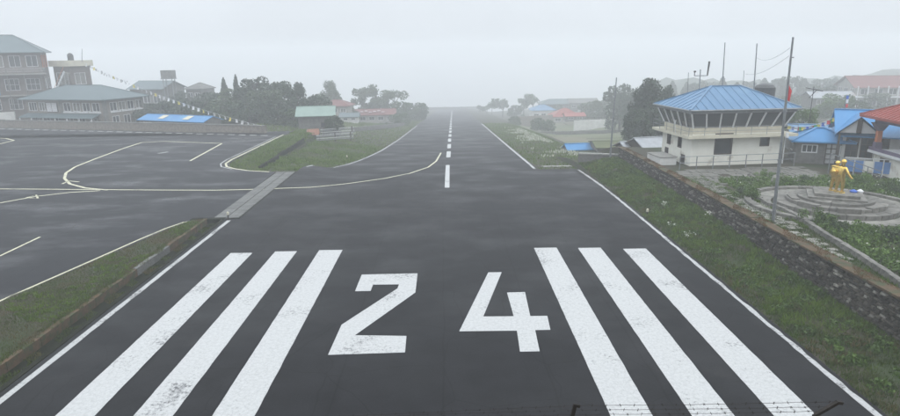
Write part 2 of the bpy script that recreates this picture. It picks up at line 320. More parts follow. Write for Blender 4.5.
# ------------------------------------------------------------------ ground, runway, apron
ylines = [-40, -10, 1.2, 2.0, 3.65, 3.7, 4.4, 4.5]+[float(v) for v in range(6, 41, 2)]+[41.4, 41.6]+[float(v) for v in range(43, 130, 2)]+[float(v) for v in range(132, 250, 6)]+[260, 280, 300, 330, 360, 390, 408, 410, 411, 414, 418, 425, 440, 460, 500, 560, 640, 760, 900]
xlines = [-600, -400, -280, -200, -150, -120, -100, -85, -70, -60, -50, -44, -40, -36, -33, -30, -28, -26, -25, -24, -23, -22, -21.3, -20.6, -20, -19.6, -19.3, -19, -18.5, -18, -17.5, -17.1, -17.0, -15.74, -15.7, -15, -14, -13, -12, -11, -10, -9, -6, -3, 0, 3, 6, 9, 10, 11, 12.5, 13.9, 14.0, 14.5, 15, 15.5, 16, 16.5, 17, 17.5, 17.9, 18.1, 18.2, 19, 20, 22, 24, 26, 28, 30, 33, 36, 40, 45, 50, 56, 64, 75, 90, 120, 160, 220, 300, 400, 600]
gm_ = MB()
nx = len(xlines)
for y in ylines:
    for x in xlines: gm_.v.append((x, y, T(x, y)))
for j in range(len(ylines)-1):
    for i in range(nx-1): gm_.f.append((j*nx+i, j*nx+i+1, (j+1)*nx+i+1, (j+1)*nx+i))
struct(gm_.build('ground', 'soil'))

def sheet(name, ys, Lf, Rf, ncol, mat, hf=S, th=.12):
    mb = MB(); n = ncol+1
    for y in ys:
        a, b = Lf(y), Rf(y)
        for i in range(n):
            x = a+(b-a)*i/ncol; mb.v.append((x, y, hf(x, y)))
    m = len(ys)
    for j in range(m-1):
        for i in range(ncol): mb.f.append((j*n+i, j*n+i+1, (j+1)*n+i+1, (j+1)*n+i))
    # skirts
    ring = [j*n for j in range(m)][::-1]+[i for i in range(1, n)]+[j*n+n-1 for j in range(1, m)]+[(m-1)*n+i for i in range(n-2, 0, -1)]
    o = len(mb.v); mb.v += [(mb.v[k][0], mb.v[k][1], mb.v[k][2]-th) for k in ring]
    for q in range(len(ring)): mb.f.append((ring[q], o+q, o+(q+1) % len(ring), ring[(q+1) % len(ring)]))
    return struct(mb.build(name, mat))
rys = sorted(set([4.5, 41.6, 41.7, 60.8, 61.0]+[float(v) for v in range(5, 130)]+[float(v) for v in range(130, 411, 5)]))
runway = sheet('runway', rys, lambda y: interp(RL, y), lambda y: interp(RR, y), 26, 'asphalt')
# apron: right-hand edge follows the grass island, the drain strip and the grass peninsula
def edge_pts(pix): return [at(px, py, 0) for px, py in pix]
AR = [(4.5, -26.6), (20, -22.85), (27, -21.35), (33, -20.1), (37, -19.3), (39.5, -18.7), (41, -18.1), (41.7, -17.2), (42.1, -16.65), (59.2, -16.85), (59.5, -17.6), (60.2, -19.6), (61.3, -21.3), (62.6, -22.6), (64.5, -23.35), (67, -23.55), (87.5, -23.1), (92, -23.0)]
def YF(x): return 90.6 + (-29.1-x)*13.3/46.7        # line of the stone wall along the far edge
ays = sorted(set([y for y, _ in AR]+[float(v) for v in range(5, 89)]+[88.6]))
def apx(y): return interp(AR, y)
apron = sheet('apron', ays, lambda y: -150., apx, 12, 'apron', hf=lambda x, y: .004)
mb = MB()                                             # wedge of apron up to the wall
pl = [(-23.05, 88.6), (-24, 89.0)]+[(x, YF(x)-1.2) for x in (-30, -45, -60, -76, -100, -150)]
mb.prism([(-150, 88.6)]+[(-23.05, 88.6)]+pl[1:], -.11, .004)
mb.build('apron_far_edge', 'apron', apron)

def strip(name, pts, wid, mat, dz=.010, parent=None, hf=S, step=1.0, jag=0.):
    P2 = []
    for (x0, y0), (x1, y1) in zip(pts, pts[1:]):
        L = math.hypot(x1-x0, y1-y0); n = max(1, int(L/step))
        for k in range(n): P2.append((x0+(x1-x0)*k/n, y0+(y1-y0)*k/n))
    P2.append(pts[-1]); mb = MB(); rs = random.Random(3)
    for i, (x, y) in enumerate(P2):
        a = P2[max(i-1, 0)]; b = P2[min(i+1, len(P2)-1)]
        d = Vector((b[0]-a[0], b[1]-a[1])).normalized(); nx_, ny_ = -d.y*wid/2, d.x*wid/2
        j1, j2 = 1+rs.uniform(-jag, jag), 1+rs.uniform(-jag, jag)
        for sx_, sy_ in ((x+nx_*j1, y+ny_*j1), (x-nx_*j2, y-ny_*j2)): mb.v.append((sx_, sy_, hf(sx_, sy_)+dz))
    for i in range(len(P2)-1): mb.f.append((2*i, 2*i+1, 2*i+3, 2*i+2))
    return mb.build(name, mat, parent)
def poly(name, pts, mat, dz=.010, parent=None, hf=S):
    mb = MB(); mb.face(*[(x, y, hf(x, y)+dz) for x, y in pts]); return mb.build(name, mat, parent)
# threshold stripes and numerals
for x0, x1, y1 in ((-12.75, -11.45, 34.0), (-10.15, -8.85, 34.15), (-7.55, -6.15, 34.25), (5.3, 6.65, 34.0), (7.9, 9.25, 33.85), (10.5, 11.85, 33.55)):
    x0b, x1b = x0-.0*(1), x1
    o = strip('threshold_stripe', [((x0+x1)/2+(-.25 if x0 < 0 else -.12), 6.0), ((x0+x1)/2, y1)], x1-x0, 'white', parent=runway, jag=.012, step=.35)
def pxpoly(pix): return [(at(a, b).x, at(a, b).y) for a, b in pix]
two = [(361.8, 274.7), (417.6, 273.4), (415.4, 292.6), (355, 335.3), (406.5, 336), (405, 352.5), (328, 355), (341.6, 324.8), (397.5, 288.5), (399, 284.5), (373, 284.8), (370.7, 291), (355, 291.3)]
poly('numeral_two', pxpoly(two)[::-1], 'white', parent=runway)
four = [(488.3, 272.5), (501.7, 272.3), (483.3, 316.6), (513.7, 316.3), (507, 292.6), (525, 292.1), (530.3, 316.2), (547.3, 315.9), (550.4, 329.9), (535.2, 330.2), (539.7, 351.4), (520, 351.8), (516.9, 330.8), (459.2, 331.4)]
poly('numeral_four', pxpoly(four)[::-1], 'white', parent=runway)
# edge lines, centre line, taxi line
strip('edge_line', [(-15.35, 4.6), (-15.35, 41.3)], .27, 'white2', parent=runway, jag=.12, step=.7)
strip('edge_line', [(13.68, 4.6), (13.74, 60.2)], .21, 'white2', parent=runway, jag=.35, step=.5)
strip('edge_line', [(interp(RR, y)-.25, y) for y in [61.4]+list(range(64, 180, 4))], .28, 'white2', parent=runway, jag=.1)
strip('edge_line', [(interp(RL, y)+.25, y) for y in [62.2, 63.2, 65.1, 68.5]+list(range(72, 170, 4))], .22, 'white2', parent=runway, jag=.1)
y = 51.3
segs = [(51.3, 66.0)]+[(75.0+13.9*k, 83.6+13.9*k) for k in range(22)]
for a, b in segs:
    strip('centre_dash', [(CX(a)+.25, a), (CX(b)+.25, b)], .42 if a < 60 else .55, 'white', parent=runway)
# yellow taxi line: from the apron, across the drain strip, curving on to the centre line
tl = [(px, py) for px, py in ((-40, 189), (60, 189.6), (160, 190.4), (215, 190.5), (262, 189.5), (310, 187.5), (350, 183.5), (385, 178.5), (410, 173.5), (428, 167.5), (436, 161.5), (441, 153))]
def GS(px, py):
    d = ray(px, py); t = 6.
    while t < 600:
        q = Vector((0, 0, CAMZ))+d*t
        if q.z < S(q.x, q.y): return (q.x, q.y)
        t *= 1.001
    return (q.x, q.y)
APZ = lambda x, y: .004 if x < -16.7 else S(x, y)
strip('taxi_line', [GS(*p) for p in tl[:5]], .22, 'yellow', parent=apron, hf=lambda x, y: .016)
strip('taxi_line', [GS(*p) for p in tl[4:]], .20, 'yellow', parent=runway, dz=.014)
flat = lambda x, y: .004
def ap(name, pix, wid, mat='yellow'): return strip(name, [tuple(at(*p).xy) for p in pix], wid, mat, dz=.008, parent=apron, hf=flat)
ap('taxi_line', [(-30, 207), (0, 203), (36, 196.5), (70, 192.5), (100, 190.8)], .22)
ap('taxi_line', [(108, 190.2), (85, 188), (70, 184), (64.5, 178.5), (66, 173), (75, 167), (95, 159), (122, 149), (142, 142.5), (165, 141.5)], .26)
ap('stand_line', [(165, 141.5), (222, 143.5), (190, 161)], .24)
ap('stand_line', [(-30, 263), (0, 256), (40, 237)], .16)
ap('stand_line', [(-10, 146), (2, 143.5), (14, 140.5), (6, 138.5), (-10, 138)], .28)
ap('stand_tick', [(158, 153.5), (168, 152)], .45, 'white2')
ap('taxi_arrow', [(62, 184), (69, 181), (79, 182)], .22)
ap('taxi_arrow', [(26, 198), (36, 195), (38, 198.5), (30, 198)], .18)
strip('apron_edge_line', [(interp(AR, y)-.35, y) for y in (10, 20, 27, 33, 37, 39.5, 41, 41.9)], .14, 'yellow', dz=.008, parent=apron, hf=flat)
strip('apron_edge_line', [(interp(AR, y)-.3, y) for y in (59.35, 59.6, 60.2, 61.3, 62.6, 64.5, 67, 75, 88)], .22, 'yellow', dz=.008, parent=apron, hf=flat)
strip('apron_edge_line', [(interp(AR, y)-.85, y) for y in (61.1, 62.6, 64.5, 67, 75, 86)], .14, 'white2', dz=.008, parent=apron, hf=flat)
x = -26.
while x > -80:                                        # zipper line along the wall: short pale blocks
    poly('boundary_block', [(x-.55, YF(x)-2.6), (x+.55, YF(x)-2.9), (x+.55, YF(x)-2.3), (x-.55, YF(x)-2.0)], 'white2', dz=.012, parent=apron, hf=lambda a, b: .004); x -= 1.75
# drain strip of rough slabs between apron and runway
ds = struct(bpy.data.objects.new('drain_cover', None)); col.objects.link(ds)
base_slabs = []
for k in range(4):
    r_ = random.Random(k); mb = MB(); h = [.03+r_.uniform(-.008, .012) for _ in range(4)]
    mb.add([(-.44, -.23, -.1), (.44, -.23, -.1), (.44, .23, -.1), (-.44, .23, -.1), (-.43, -.22, h[0]), (.43, -.22, h[1]), (.43, .22, h[2]), (-.43, .22, h[3])], [(4, 5, 6, 7), (0, 1, 5, 4), (1, 2, 6, 5), (2, 3, 7, 6), (3, 0, 4, 7)])
    me = mb.mesh('slab'); me.materials.append(MT['drain_slab']); base_slabs.append(me)
for j in range(36):
    for i in range(2):
        y = 42.2+j*.475; x = -16.25+i*.93 + .0*j
        o = link('slab', base_slabs[(j*3+i*5) % 4], ds, (x, y, .004), random.uniform(-.015, .015))
mb = MB(); mb.box(-16.68, -14.72, 41.9, 59.4, -.12, -.02); mb.build('drain_bed', 'darkconc', ds)
# open drain beside the threshold, with rust-stained kerb
dr = struct(bpy.data.objects.new('drain_channel', None)); col.objects.link(dr)
mb = MB(); mb.box(-17.0, -15.76, 4.6, 41.5, -.5, -.34); mb.build('channel_floor', 'darkconc', dr)
mb = MB(); mb.box(-16.0, -15.77, 4.6, 41.45, -.34, .02); mb.build('runway_side_lip', 'darkconc', dr)
for k in range(18):
    y0 = 4.7+k*2.05; r_ = random.Random(k+40); mb = MB()
    mb.box(-17.22+r_.uniform(-.02, .02), -16.98, y0, y0+2.02, -.34, .09+r_.uniform(-.02, .02)); mb.build('kerb_stone', 'drain_slab' if k in (13, 14) else 'rust', dr)
mb = MB(); mb.box(-18.2, -15.8, 41.5, 42.0, -.3, .05); mb.build('end_wall', 'darkconc', dr)
# pad of pale concrete path beyond the threshold pad
sheet('footpath', [63.3, 64.2], lambda y: 10.6, lambda y: 13.8, 8, 'concrete', hf=lambda x, y: T(x, y)+.06)

# ------------------------------------------------------------------ grass
def blades(name, pts, hmin, hmax, wid, mat, lean=.5, bent=True):
    n = len(pts); pts = np.asarray(pts, float)
    a = rng.uniform(0, 2*math.pi, n); h = rng.uniform(hmin, hmax, n); wv = wid*rng.uniform(.6, 1.3, n)
    lx, ly = np.cos(a), np.sin(a); la = rng.uniform(0, 2*math.pi, n); ll = rng.uniform(.1, lean, n)*h
    v = np.empty((n, 3, 3))
    v[:, 0] = pts + np.stack([lx*wv/2, ly*wv/2, -.02+0*h], 1)
    v[:, 1] = pts - np.stack([lx*wv/2, ly*wv/2, .02+0*h], 1)
    v[:, 2] = pts + np.stack([np.cos(la)*ll, np.sin(la)*ll, h], 1)
    o = link(name, np_mesh(name, v.reshape(-1, 3), 3, mat)); return stuff(o)
def scatter(n, x0, x1, y0, y1, ok, zf=T, clump=None):
    out_ = []
    xs = rng.uniform(x0, x1, n); ys = rng.uniform(y0, y1, n)
    for x, y in zip(xs, ys):
        if ok(x, y): out_.append((x, y, zf(x, y)))
    return out_
def vn(x, y, s):                                      # cheap smooth variation
    return .5+.25*math.sin(x*s+1.3*math.sin(y*s*.7))+.25*math.sin(y*s*1.37+1.7*math.sin(x*s*.53+2))
pts = scatter(120000, 13.9, 18.0, 12, 62, lambda x, y: x > 14.0+.18*vn(x, y, 3)-.25*(random.random() < .15) and random.random() < .35+.65*vn(x, y, 1.1)*(1 if y > 24 else .8))
blades('bank_grass', pts, .05, .17, .035, 'grass2')
def tufts(name, n, x0, x1, y0, y1, ok, per, rad, hmin, hmax, wid, mat, zf=T):
    pts = []; rt = random.Random(n)
    for _ in range(n):
        x, y = rt.uniform(x0, x1), rt.uniform(y0, y1)
        if not ok(x, y): continue
        z = zf(x, y); rr = rad*rt.uniform(.5, 1.5)
        for k in range(int(per*rt.uniform(.5, 1.4))): a = rt.uniform(0, 6.28); e = rr*math.sqrt(rt.random()); pts.append((x+math.cos(a)*e, y+math.sin(a)*e, z))
    return blades(name, pts, hmin, hmax, wid, mat, lean=.9)
tufts('bank_tuft', 1900, 14.2, 17.8, 14, 61, lambda x, y: vn(x, y, .8) > .38+.25*(y < 24), 26, .17, .10, .27, .06, 'grass4')
tufts('bank_tuft', 1500, 14.1, 17.8, 14, 61, lambda x, y: vn(x+5, y, .7) > .45, 22, .16, .08, .22, .05, 'grass')
tufts('island_tuft', 1500, -22.8, -17.2, 18, 41, lambda x, y: x > -17.9-max(0, 42-y)*.225 and vn(x, y, .7) > .42, 22, .15, .05, .14, .05, 'grass4')
tufts('peninsula_tuft', 1600, -23.5, -10, 60.5, 92, lambda x, y: x > interp(AR, y)+.3 and x < interp(RL, y)-.3 and vn(x, y, .5) > .4, 18, .3, .12, .32, .11, 'grass4')
pts = scatter(26000, -17.5, -15.95, 14, 41.4, lambda x, y: (x < -17.1 or vn(x, y, 2.3) > .36) and random.random() < (.9 if x < -16.9 else .75), zf=lambda x, y: .05 if x < -17.02 else (-.33 if x > -16.97 else .09))
blades('channel_moss', pts, .04, .15, .035, 'grass')
pts = scatter(14000, 17.85, 18.55, 15, 60, lambda x, y: vn(x*3, y, 1.6) > .42, zf=lambda x, y: 1.79)
blades('wall_top_moss', pts, .02, .10, .03, 'moss')
pts = scatter(90000, -23.5, -17.15, 16, 41.6, lambda x, y: x > -18.05-max(0, 42-y)*.225 and not (y > 40.6 and x < -17.6-(41.6-y)*.6) and random.random() < .4+.6*vn(x, y, .9))
blades('island_grass', pts, .03, .10, .035, 'grass')
pts = scatter(60000, -24, -9, 60, 96, lambda x, y: x > interp(AR, y)+.1 and x < interp(RL, y)-.15 and random.random() < .35+.6*vn(x, y, .6))
blades('peninsula_grass', pts, .06, .2, .07, 'grass3')
pts = scatter(60000, -34, -4, 92, 240, lambda x, y: x > -30-(y-92)*.2 and x < interp(RL, y)-.2 and random.random() < .5)
blades('verge_grass', pts, .1, .32, .16, 'grass3')
pts = scatter(60000, 10, 26, 61.5, 180, lambda x, y: x > interp(RR, y)+.15 and x < 17+.05*(y-60) and not (63.2 < y < 64.3) and random.random() < .55)
blades('runway_side_grass', pts, .08, .3, .12, 'grass3')
pts = scatter(26000, 12, 30, 70, 150, lambda x, y: interp(RR, y)+2.6 < x < interp(RR, y)+8 and vn(x, y, .8)*.5+vn(x+9, y*.35, .5)*.5 > .53 and random.random() < .6)
blades('white_weed', pts, .18, .40, .12, 'flower')
# far fields to the right of the runway
fy = [82, 90, 100, 112, 125, 140, 158]
sheet('field', fy, lambda y: 19+.05*(y-82), lambda y: 40+.25*(y-82), 12, 'field', hf=lambda x, y: T(x, y)+.05, th=.3)
sheet('field', [164, 180, 200, 225], lambda y: 22+.05*(y-164), lambda y: 60+.2*(y-164), 10, 'field', hf=lambda x, y: T(x, y)+.05, th=.3)
sheet('field', [112, 120, 130, 142], lambda y: -26-.1*(y-112), lambda y: -17-.02*(y-112), 8, 'field', hf=lambda x, y: T(x, y)+.06, th=.3)

# ------------------------------------------------------------------ dry-stone wall along the right-hand bank
WX = 17.95
WALLY0, WALLY1 = 14.0, 61.0
def wbase(y): return lerp(0., .6, sst(20, 45, y))-.06
wall = thing('stone_wall', 'long dry stone retaining wall with brown mossy top along the grass bank', 'wall', (WX, 38, 0))
def wl(mb):                                            # world -> wall-local
    mb.v = [(x-WX, y-38, z) for x, y, z in mb.v]; return mb
mb = MB()
ys_ = [WALLY0+k for k in range(int(WALLY1-WALLY0)+1)]
for a, b in zip(ys_, ys_[1:]):
    mb.add([(WX+.10, a, -.2), (WX+.42, a, -.2), (WX+.42, b, -.2), (WX+.10, b, -.2), (WX+.13, a, 1.72), (WX+.40, a, 1.72), (WX+.40, b, 1.72), (WX+.13, b, 1.72)], [(4, 5, 6, 7), (0, 4, 7, 3), (1, 2, 6, 5)])
mb.box(WX+.10, WX+.42, WALLY1-.02, WALLY1, -.2, 1.72)
wl(mb).build('wall_core', 'joint', wall)
def stone_shape(r, L, Hh, D):
    mb = MB(); j = lambda a: r.uniform(-a, a)
    fr = [(-D+j(.02), -L/2+.03+j(.02), -Hh/2+.02+j(.012)), (-D+j(.02), L/2-.03+j(.02), -Hh/2+.02+j(.012)), (-D+j(.02), L/2-.03+j(.03), Hh/2-.02+j(.012)), (-D+j(.02), -L/2+.03+j(.03), Hh/2-.02+j(.012))]
    bk = [(.0, -L/2, -Hh/2), (.0, L/2, -Hh/2), (.0, L/2, Hh/2), (.0, -L/2, Hh/2)]
    mb.add(fr+bk, [(3, 2, 1, 0), (0, 1, 5, 4), (1, 2, 6, 5), (2, 3, 7, 6), (3, 0, 4, 7)]); return mb
stones = []
r = random.Random(11)
y = WALLY0
zt = 1.70
row_h = [.10, .14, .12, .15, .11, .14, .12, .16, .11, .14, .12, .15, .12, .14]
z = zt
for h in row_h:
    y = WALLY0+r.uniform(0, .2)
    while y < WALLY1-.2:
        L = r.uniform(.16, .46)
        if z > wbase(y)-.05: stones.append((y+L/2, z-h/2+r.uniform(-.006, .006), L-.015, h-.014, r.uniform(.105, .135)))
        y += L
    z -= h
shapes = [stone_shape(random.Random(k), 1, 1, 1).mesh('stone') for k in range(2)]
protos = []
for k in range(14):
    rr = random.Random(50+k); L = rr.uniform(.15, .4); h = rr.uniform(.09, .15)
    me = stone_shape(rr, L, h, .14).mesh('stone'); me.materials.append(MT[('stone', 'stone_dark', 'stone', 'stone_dark', 'stone_pale')[k % 5]]); protos.append((me, L, h))
stones.sort(key=lambda s: (s[0] < 20.5, s[0]))            # the nearest stretch in view first
rest = MB()
for k, (yy, zz, L, h, D) in enumerate(stones):
    if k < 300:
        me, pl_, ph_ = protos[r.randrange(14)]
        o = link('stone', me, wall, (.12, yy-38, zz)); o.scale = (D/.14, L/pl_, h/ph_)
    else:
        s = stone_shape(r, L, h, D); rest.add([(x+.12, q+yy-38, c+zz) for x, q, c in s.v], s.f)
ro = stuff(rest.build('distant_stones', 'stone', wall)); ro.data.materials.append(MT['stone_dark']); ro.data.materials.append(MT['stone_pale'])
mi = np.repeat(rng.choice([0, 1, 2], len(rest.f)//5, p=[.44, .42, .14]), 5).astype(np.int32); ro.data.polygons.foreach_set('material_index', mi)
me_ = ro.data
for k in range(24):                                        # moss-brown coping slabs
    y0 = WALLY0+k*1.958; rr = random.Random(k+7); mb = MB()
    a, b = y0+.01, y0+1.948; x0, x1 = -.07+rr.uniform(-.05, .04), .58+rr.uniform(-.06, .05); zz = 1.70+rr.uniform(-.02, .035)
    mb.box(x0, x1, a-38, b-38, 1.70, zz+.07); mb.build('coping_slab', 'rust', wall)
# return wall facing the camera at the far end of the bank
def rubble_wall(name, label, a, b, z0, z1, th, mat, cap=None, cat='wall', shear=0.):
    a = Vector(a); b = Vector(b); L = (b-a).length; rz = math.atan2(b.y-a.y, b.x-a.x)
    t = thing(name, label, cat, (a.x, a.y, z0), rz); mb = MB(); rr = random.Random(int(L*10))
    n = max(2, int(L/1.2)); top = [z1-z0+rr.uniform(-.05, .05) for _ in range(n+1)]
    for k in range(n):
        x0, x1 = L*k/n, L*(k+1)/n
        mb.add([(x0, -th/2, 0), (x1, -th/2, 0), (x1, th/2, 0), (x0, th/2, 0), (x0, -th/2, top[k]), (x1, -th/2, top[k+1]), (x1, th/2, top[k+1]), (x0, th/2, top[k])], [(4, 5, 6, 7), (0, 1, 5, 4), (2, 3, 7, 6)])
    mb.box(-.01, 0, -th/2, th/2, 0, top[0]); mb.box(L, L+.01, -th/2, th/2, 0, top[-1])
    mb.v = [(x, y, z+shear*x/L) for x, y, z in mb.v]
    mb.build('masonry', mat, t)
    if cap:
        k = 0; x = 0
        while x < L-.3:
            w_ = min(rr.uniform(.8, 1.4), L-x); mb = MB(); i = min(n, int(x/L*n)); zz = max(top[i], top[min(n, i+1)])
            mb.box(x+.02, x+w_-.02, -th/2-.05, th/2+.05, zz-.02, zz+.1); mb.build('coping_slab', cap, t); x += w_
    return t
g1 = G(578, 163)
rubble_wall('stone_wall', 'short dark stone wall closing the far end of the grass bank', (g1.x, g1.y, 0), (WX+.3, 61.3, 0), -.9, .85, .4, 'greystone', 'concrete')
# wall along the far side of the apron
rubble_wall('stone_wall', 'long grey stone wall along the far edge of the apron', (-112, YF(-112), 0), (-26.5, YF(-26.5), 0), -.1, 1.1, .5, 'brick', 'greystone')
rubble_wall('end_wall', 'low dark barrier across the misty far end of the runway', (-14, 413.5, 0), (26, 413.5, 0), P(410)-3, P(410)+1.6, .8, 'greystone')
# small earth-retaining wall in the grass peninsula
rubble_wall('retaining_wall', 'low dark retaining wall stepping down the grass beside the taxiway', (-19.2, 61.8, 0), (-19.35, 83, 0), -1.0, .12, .25, 'darkconc')

tw_ref = [None]
# ------------------------------------------------------------------ building helpers
def facade(mb, o, u, L, Hh, ops, depth=.14):
    """wall sheet from o along unit u (xy), height Hh, with recessed openings (u0,u1,v0,v1)"""
    o = Vector(o); u = Vector((u[0], u[1], 0)); nrm = Vector((u.y, -u.x, 0))
    us = sorted({0, L, *[q for op in ops for q in op[:2]]}); vs = sorted({0, Hh, *[q for op in ops for q in op[2:4]]})
    pt = lambda a, b, d=0: o+u*a+Vector((0, 0, b))-nrm*d
    for a, b in zip(us, us[1:]):
        for c, d in zip(vs, vs[1:]):
            if any(op[0] <= a and b <= op[1] and op[2] <= c and d <= op[3] for op in ops): continue
            mb.face(pt(a, c), pt(b, c), pt(b, d), pt(a, d))
    for op in ops:
        a, b, c, d = op[:4]
        mb.face(pt(a, c), pt(a, d), pt(a, d, depth), pt(a, c, depth)); mb.face(pt(b, c, depth), pt(b, d, depth), pt(b, d), pt(b, c))
        mb.face(pt(a, c), pt(a, c, depth), pt(b, c, depth), pt(b, c)); mb.face(pt(a, d, depth), pt(a, d), pt(b, d), pt(b, d, depth))
def opening(parent, o, u, op, kind='window', frame='whitetrim', pane='glass', nx_=2, nz_=1, depth=.14, fw=.07):
    o = Vector(o); u = Vector((u[0], u[1], 0)); nrm = Vector((u.y, -u.x, 0)); a, b, c, d = op[:4]
    pt = lambda x, z, q: o+u*x+Vector((0, 0, z))-nrm*q
    mb = MB()
    def bx(x0, x1, z0, z1, q0, q1):
        v = [pt(x0, z0, q0), pt(x1, z0, q0), pt(x1, z0, q1), pt(x0, z0, q1), pt(x0, z1, q0), pt(x1, z1, q0), pt(x1, z1, q1), pt(x0, z1, q1)]
        mb.add(v, [(3, 2, 1, 0), (4, 5, 6, 7), (0, 1, 5, 4), (1, 2, 6, 5), (2, 3, 7, 6), (3, 0, 4, 7)])
    q0, q1 = -.02, depth-.03
    bx(a-.01, a+fw, c-.01, d+.01, q0, q1); bx(b-fw, b+.01, c-.01, d+.01, q0, q1); bx(a+fw, b-fw, c-.01, c+fw, q0, q1); bx(a+fw, b-fw, d-fw, d+.01, q0, q1)
    for k in range(1, nx_): x = a+(b-a)*k/nx_; bx(x-fw*.4, x+fw*.4, c+fw, d-fw, q0+.01, q1)
    for k in range(1, nz_): zz = c+(d-c)*k/nz_; bx(a+fw, b-fw, zz-fw*.4, zz+fw*.4, q0+.015, q1)
    w_ = mb.build(kind, frame, parent)
    p = MB(); p.face(pt(a, c, depth-.02), pt(b, c, depth-.02), pt(b, d, depth-.02), pt(a, d, depth-.02)); p.build('pane' if kind != 'door' else 'door_leaf', 'curtain' if pane == 'glass' and parent is not tw_ref[0] and random.random() < .3 else pane, w_)
    return w_
def hip(W, D, z, h, ov=.6, th=.12, ridge=None):
    mb = MB(); x0, x1, y0, y1 = -ov, W+ov, -ov, D+ov
    k = min(x1-x0, y1-y0)/2
    if (x1-x0) >= (y1-y0): a, b = (x0+k, (y0+y1)/2), (x1-k, (y0+y1)/2)
    else: a, b = ((x0+x1)/2, y0+k), ((x0+x1)/2, y1-k)
    vs = [(x0, y0, z), (x1, y0, z), (x1, y1, z), (x0, y1, z), (a[0], a[1], z+h), (b[0], b[1], z+h)]
    fs = [(0, 1, 5, 4), (1, 2, 5), (2, 3, 4, 5), (3, 0, 4)] if (x1-x0) >= (y1-y0) else [(0, 1, 4), (1, 2, 5, 4), (2, 3, 5), (3, 0, 4, 5)]
    mb.add(vs, fs); mb.add([(p[0], p[1], z-th) for p in vs[:4]]+vs[:4], [(3, 2, 1, 0), (0, 1, 5, 4), (1, 2, 6, 5), (2, 3, 7, 6), (3, 0, 4, 7)])
    return mb, vs
def gable(W, D, z, h, ov=.5, th=.10, axis='x'):
    mb = MB(); x0, x1, y0, y1 = -ov, W+ov, -ov, D+ov
    if axis == 'x':
        m_ = (y0+y1)/2; A = [(x0, y0, z), (x1, y0, z), (x1, m_, z+h), (x0, m_, z+h)]; B = [(x0, m_, z+h), (x1, m_, z+h), (x1, y1, z), (x0, y1, z)]
    else:
        m_ = (x0+x1)/2; A = [(x0, y1, z), (x0, y0, z), (m_, y0, z+h), (m_, y1, z+h)]; B = [(m_, y1, z+h), (m_, y0, z+h), (x1, y0, z), (x1, y1, z)]
    for q in (A, B):
        lo = [(p[0], p[1], p[2]-th) for p in q]
        mb.add(q+lo, [(0, 1, 2, 3), (7, 6, 5, 4), (0, 4, 5, 1), (1, 5, 6, 2), (2, 6, 7, 3), (3, 7, 4, 0)])
    return mb
def house(name, label, loc, rz, W, D, Hh, wall_m, roof_m, roof='gable', rh=1.5, ov=.5, axis='x', front=(), left=(), right=(), frame='whitetrim', group=None, ridgecap=True, depth=.14):
    """local frame: front wall on y=0 facing -y, x to the right, D deep"""
    t = thing(name, label, 'building', loc, rz, group)
    mb = MB(); sides = [((0, 0, 0), (1, 0), W, front), ((W, 0, 0), (0, 1), D, right), ((W, D, 0), (-1, 0), W, ()), ((0, D, 0), (0, -1), D, left)]
    for o, u, L, ops in sides: facade(mb, o, u, L, Hh, [op[:4] for op in ops], depth)
    if roof == 'gable':
        hh = rh*(1-0)/1
        if axis == 'x':
            e = rh*(D/2)/(D/2+ov); mb.face((W, 0, Hh), (W, D, Hh), (W, D/2, Hh+e)); mb.face((0, D, Hh), (0, 0, Hh), (0, D/2, Hh+e))
        else:
            e = rh*(W/2)/(W/2+ov); mb.face((0, 0, Hh), (W, 0, Hh), (W/2, 0, Hh+e)); mb.face((W, D, Hh), (0, D, Hh), (W/2, D, Hh+e))
    mb.build('wall', wall_m, t)
    for o, u, L, ops in sides:
        for op in ops:
            kw = op[4] if len(op) > 4 else {}
            opening(t, o, u, op, frame=kw.get('frame', frame), kind=kw.get('kind', 'window'), pane=kw.get('pane', 'glass'), nx_=kw.get('nx', 2), nz_=kw.get('nz', 1), depth=depth)
    if roof == 'gable':
        e = (rh*ov/((D if axis == 'x' else W)/2+ov))
        rf = gable(W, D, Hh-e+.10, rh+.02, ov, axis=axis).build('roof', roof_m, t)
        zt = Hh-e+rh+.12
        c = MB()
        if axis == 'x': c.bar((-ov, D/2, zt), (W+ov, D/2, zt), .28, .06)
        else: c.bar((W/2, -ov, zt), (W/2, D+ov, zt), .28, .06)
        c.build('ridge_cap', roof_m, rf)
    elif roof == 'hip':
        m_, vs = hip(W, D, Hh+.12, rh, ov); rf = m_.build('roof', roof_m, t)
        c = MB(); up = Vector((0, 0, .03))
        prs = [(4, 5), (0, 4), (3, 4), (1, 5), (2, 5)] if W >= D else [(4, 5), (0, 4), (1, 4), (2, 5), (3, 5)]
        for a, b in prs:
            if (Vector(vs[a])-Vector(vs[b])).length > .1: c.bar(Vector(vs[a])+up, Vector(vs[b])+up, .22, .06)
        c.build('ridge_cap', roof_m, rf)
    elif roof == 'flat':
        c = MB(); c.box(-ov, W+ov, -ov, D+ov, Hh, Hh+rh); c.build('roof', roof_m, t)
    return t
def place(pl, pr, y_l=None, z=0.):                    # front wall from two base pixels on level z
    a, b = at(*pl, z), at(*pr, z); return a, math.atan2(b.y-a.y, b.x-a.x), (b-a).length

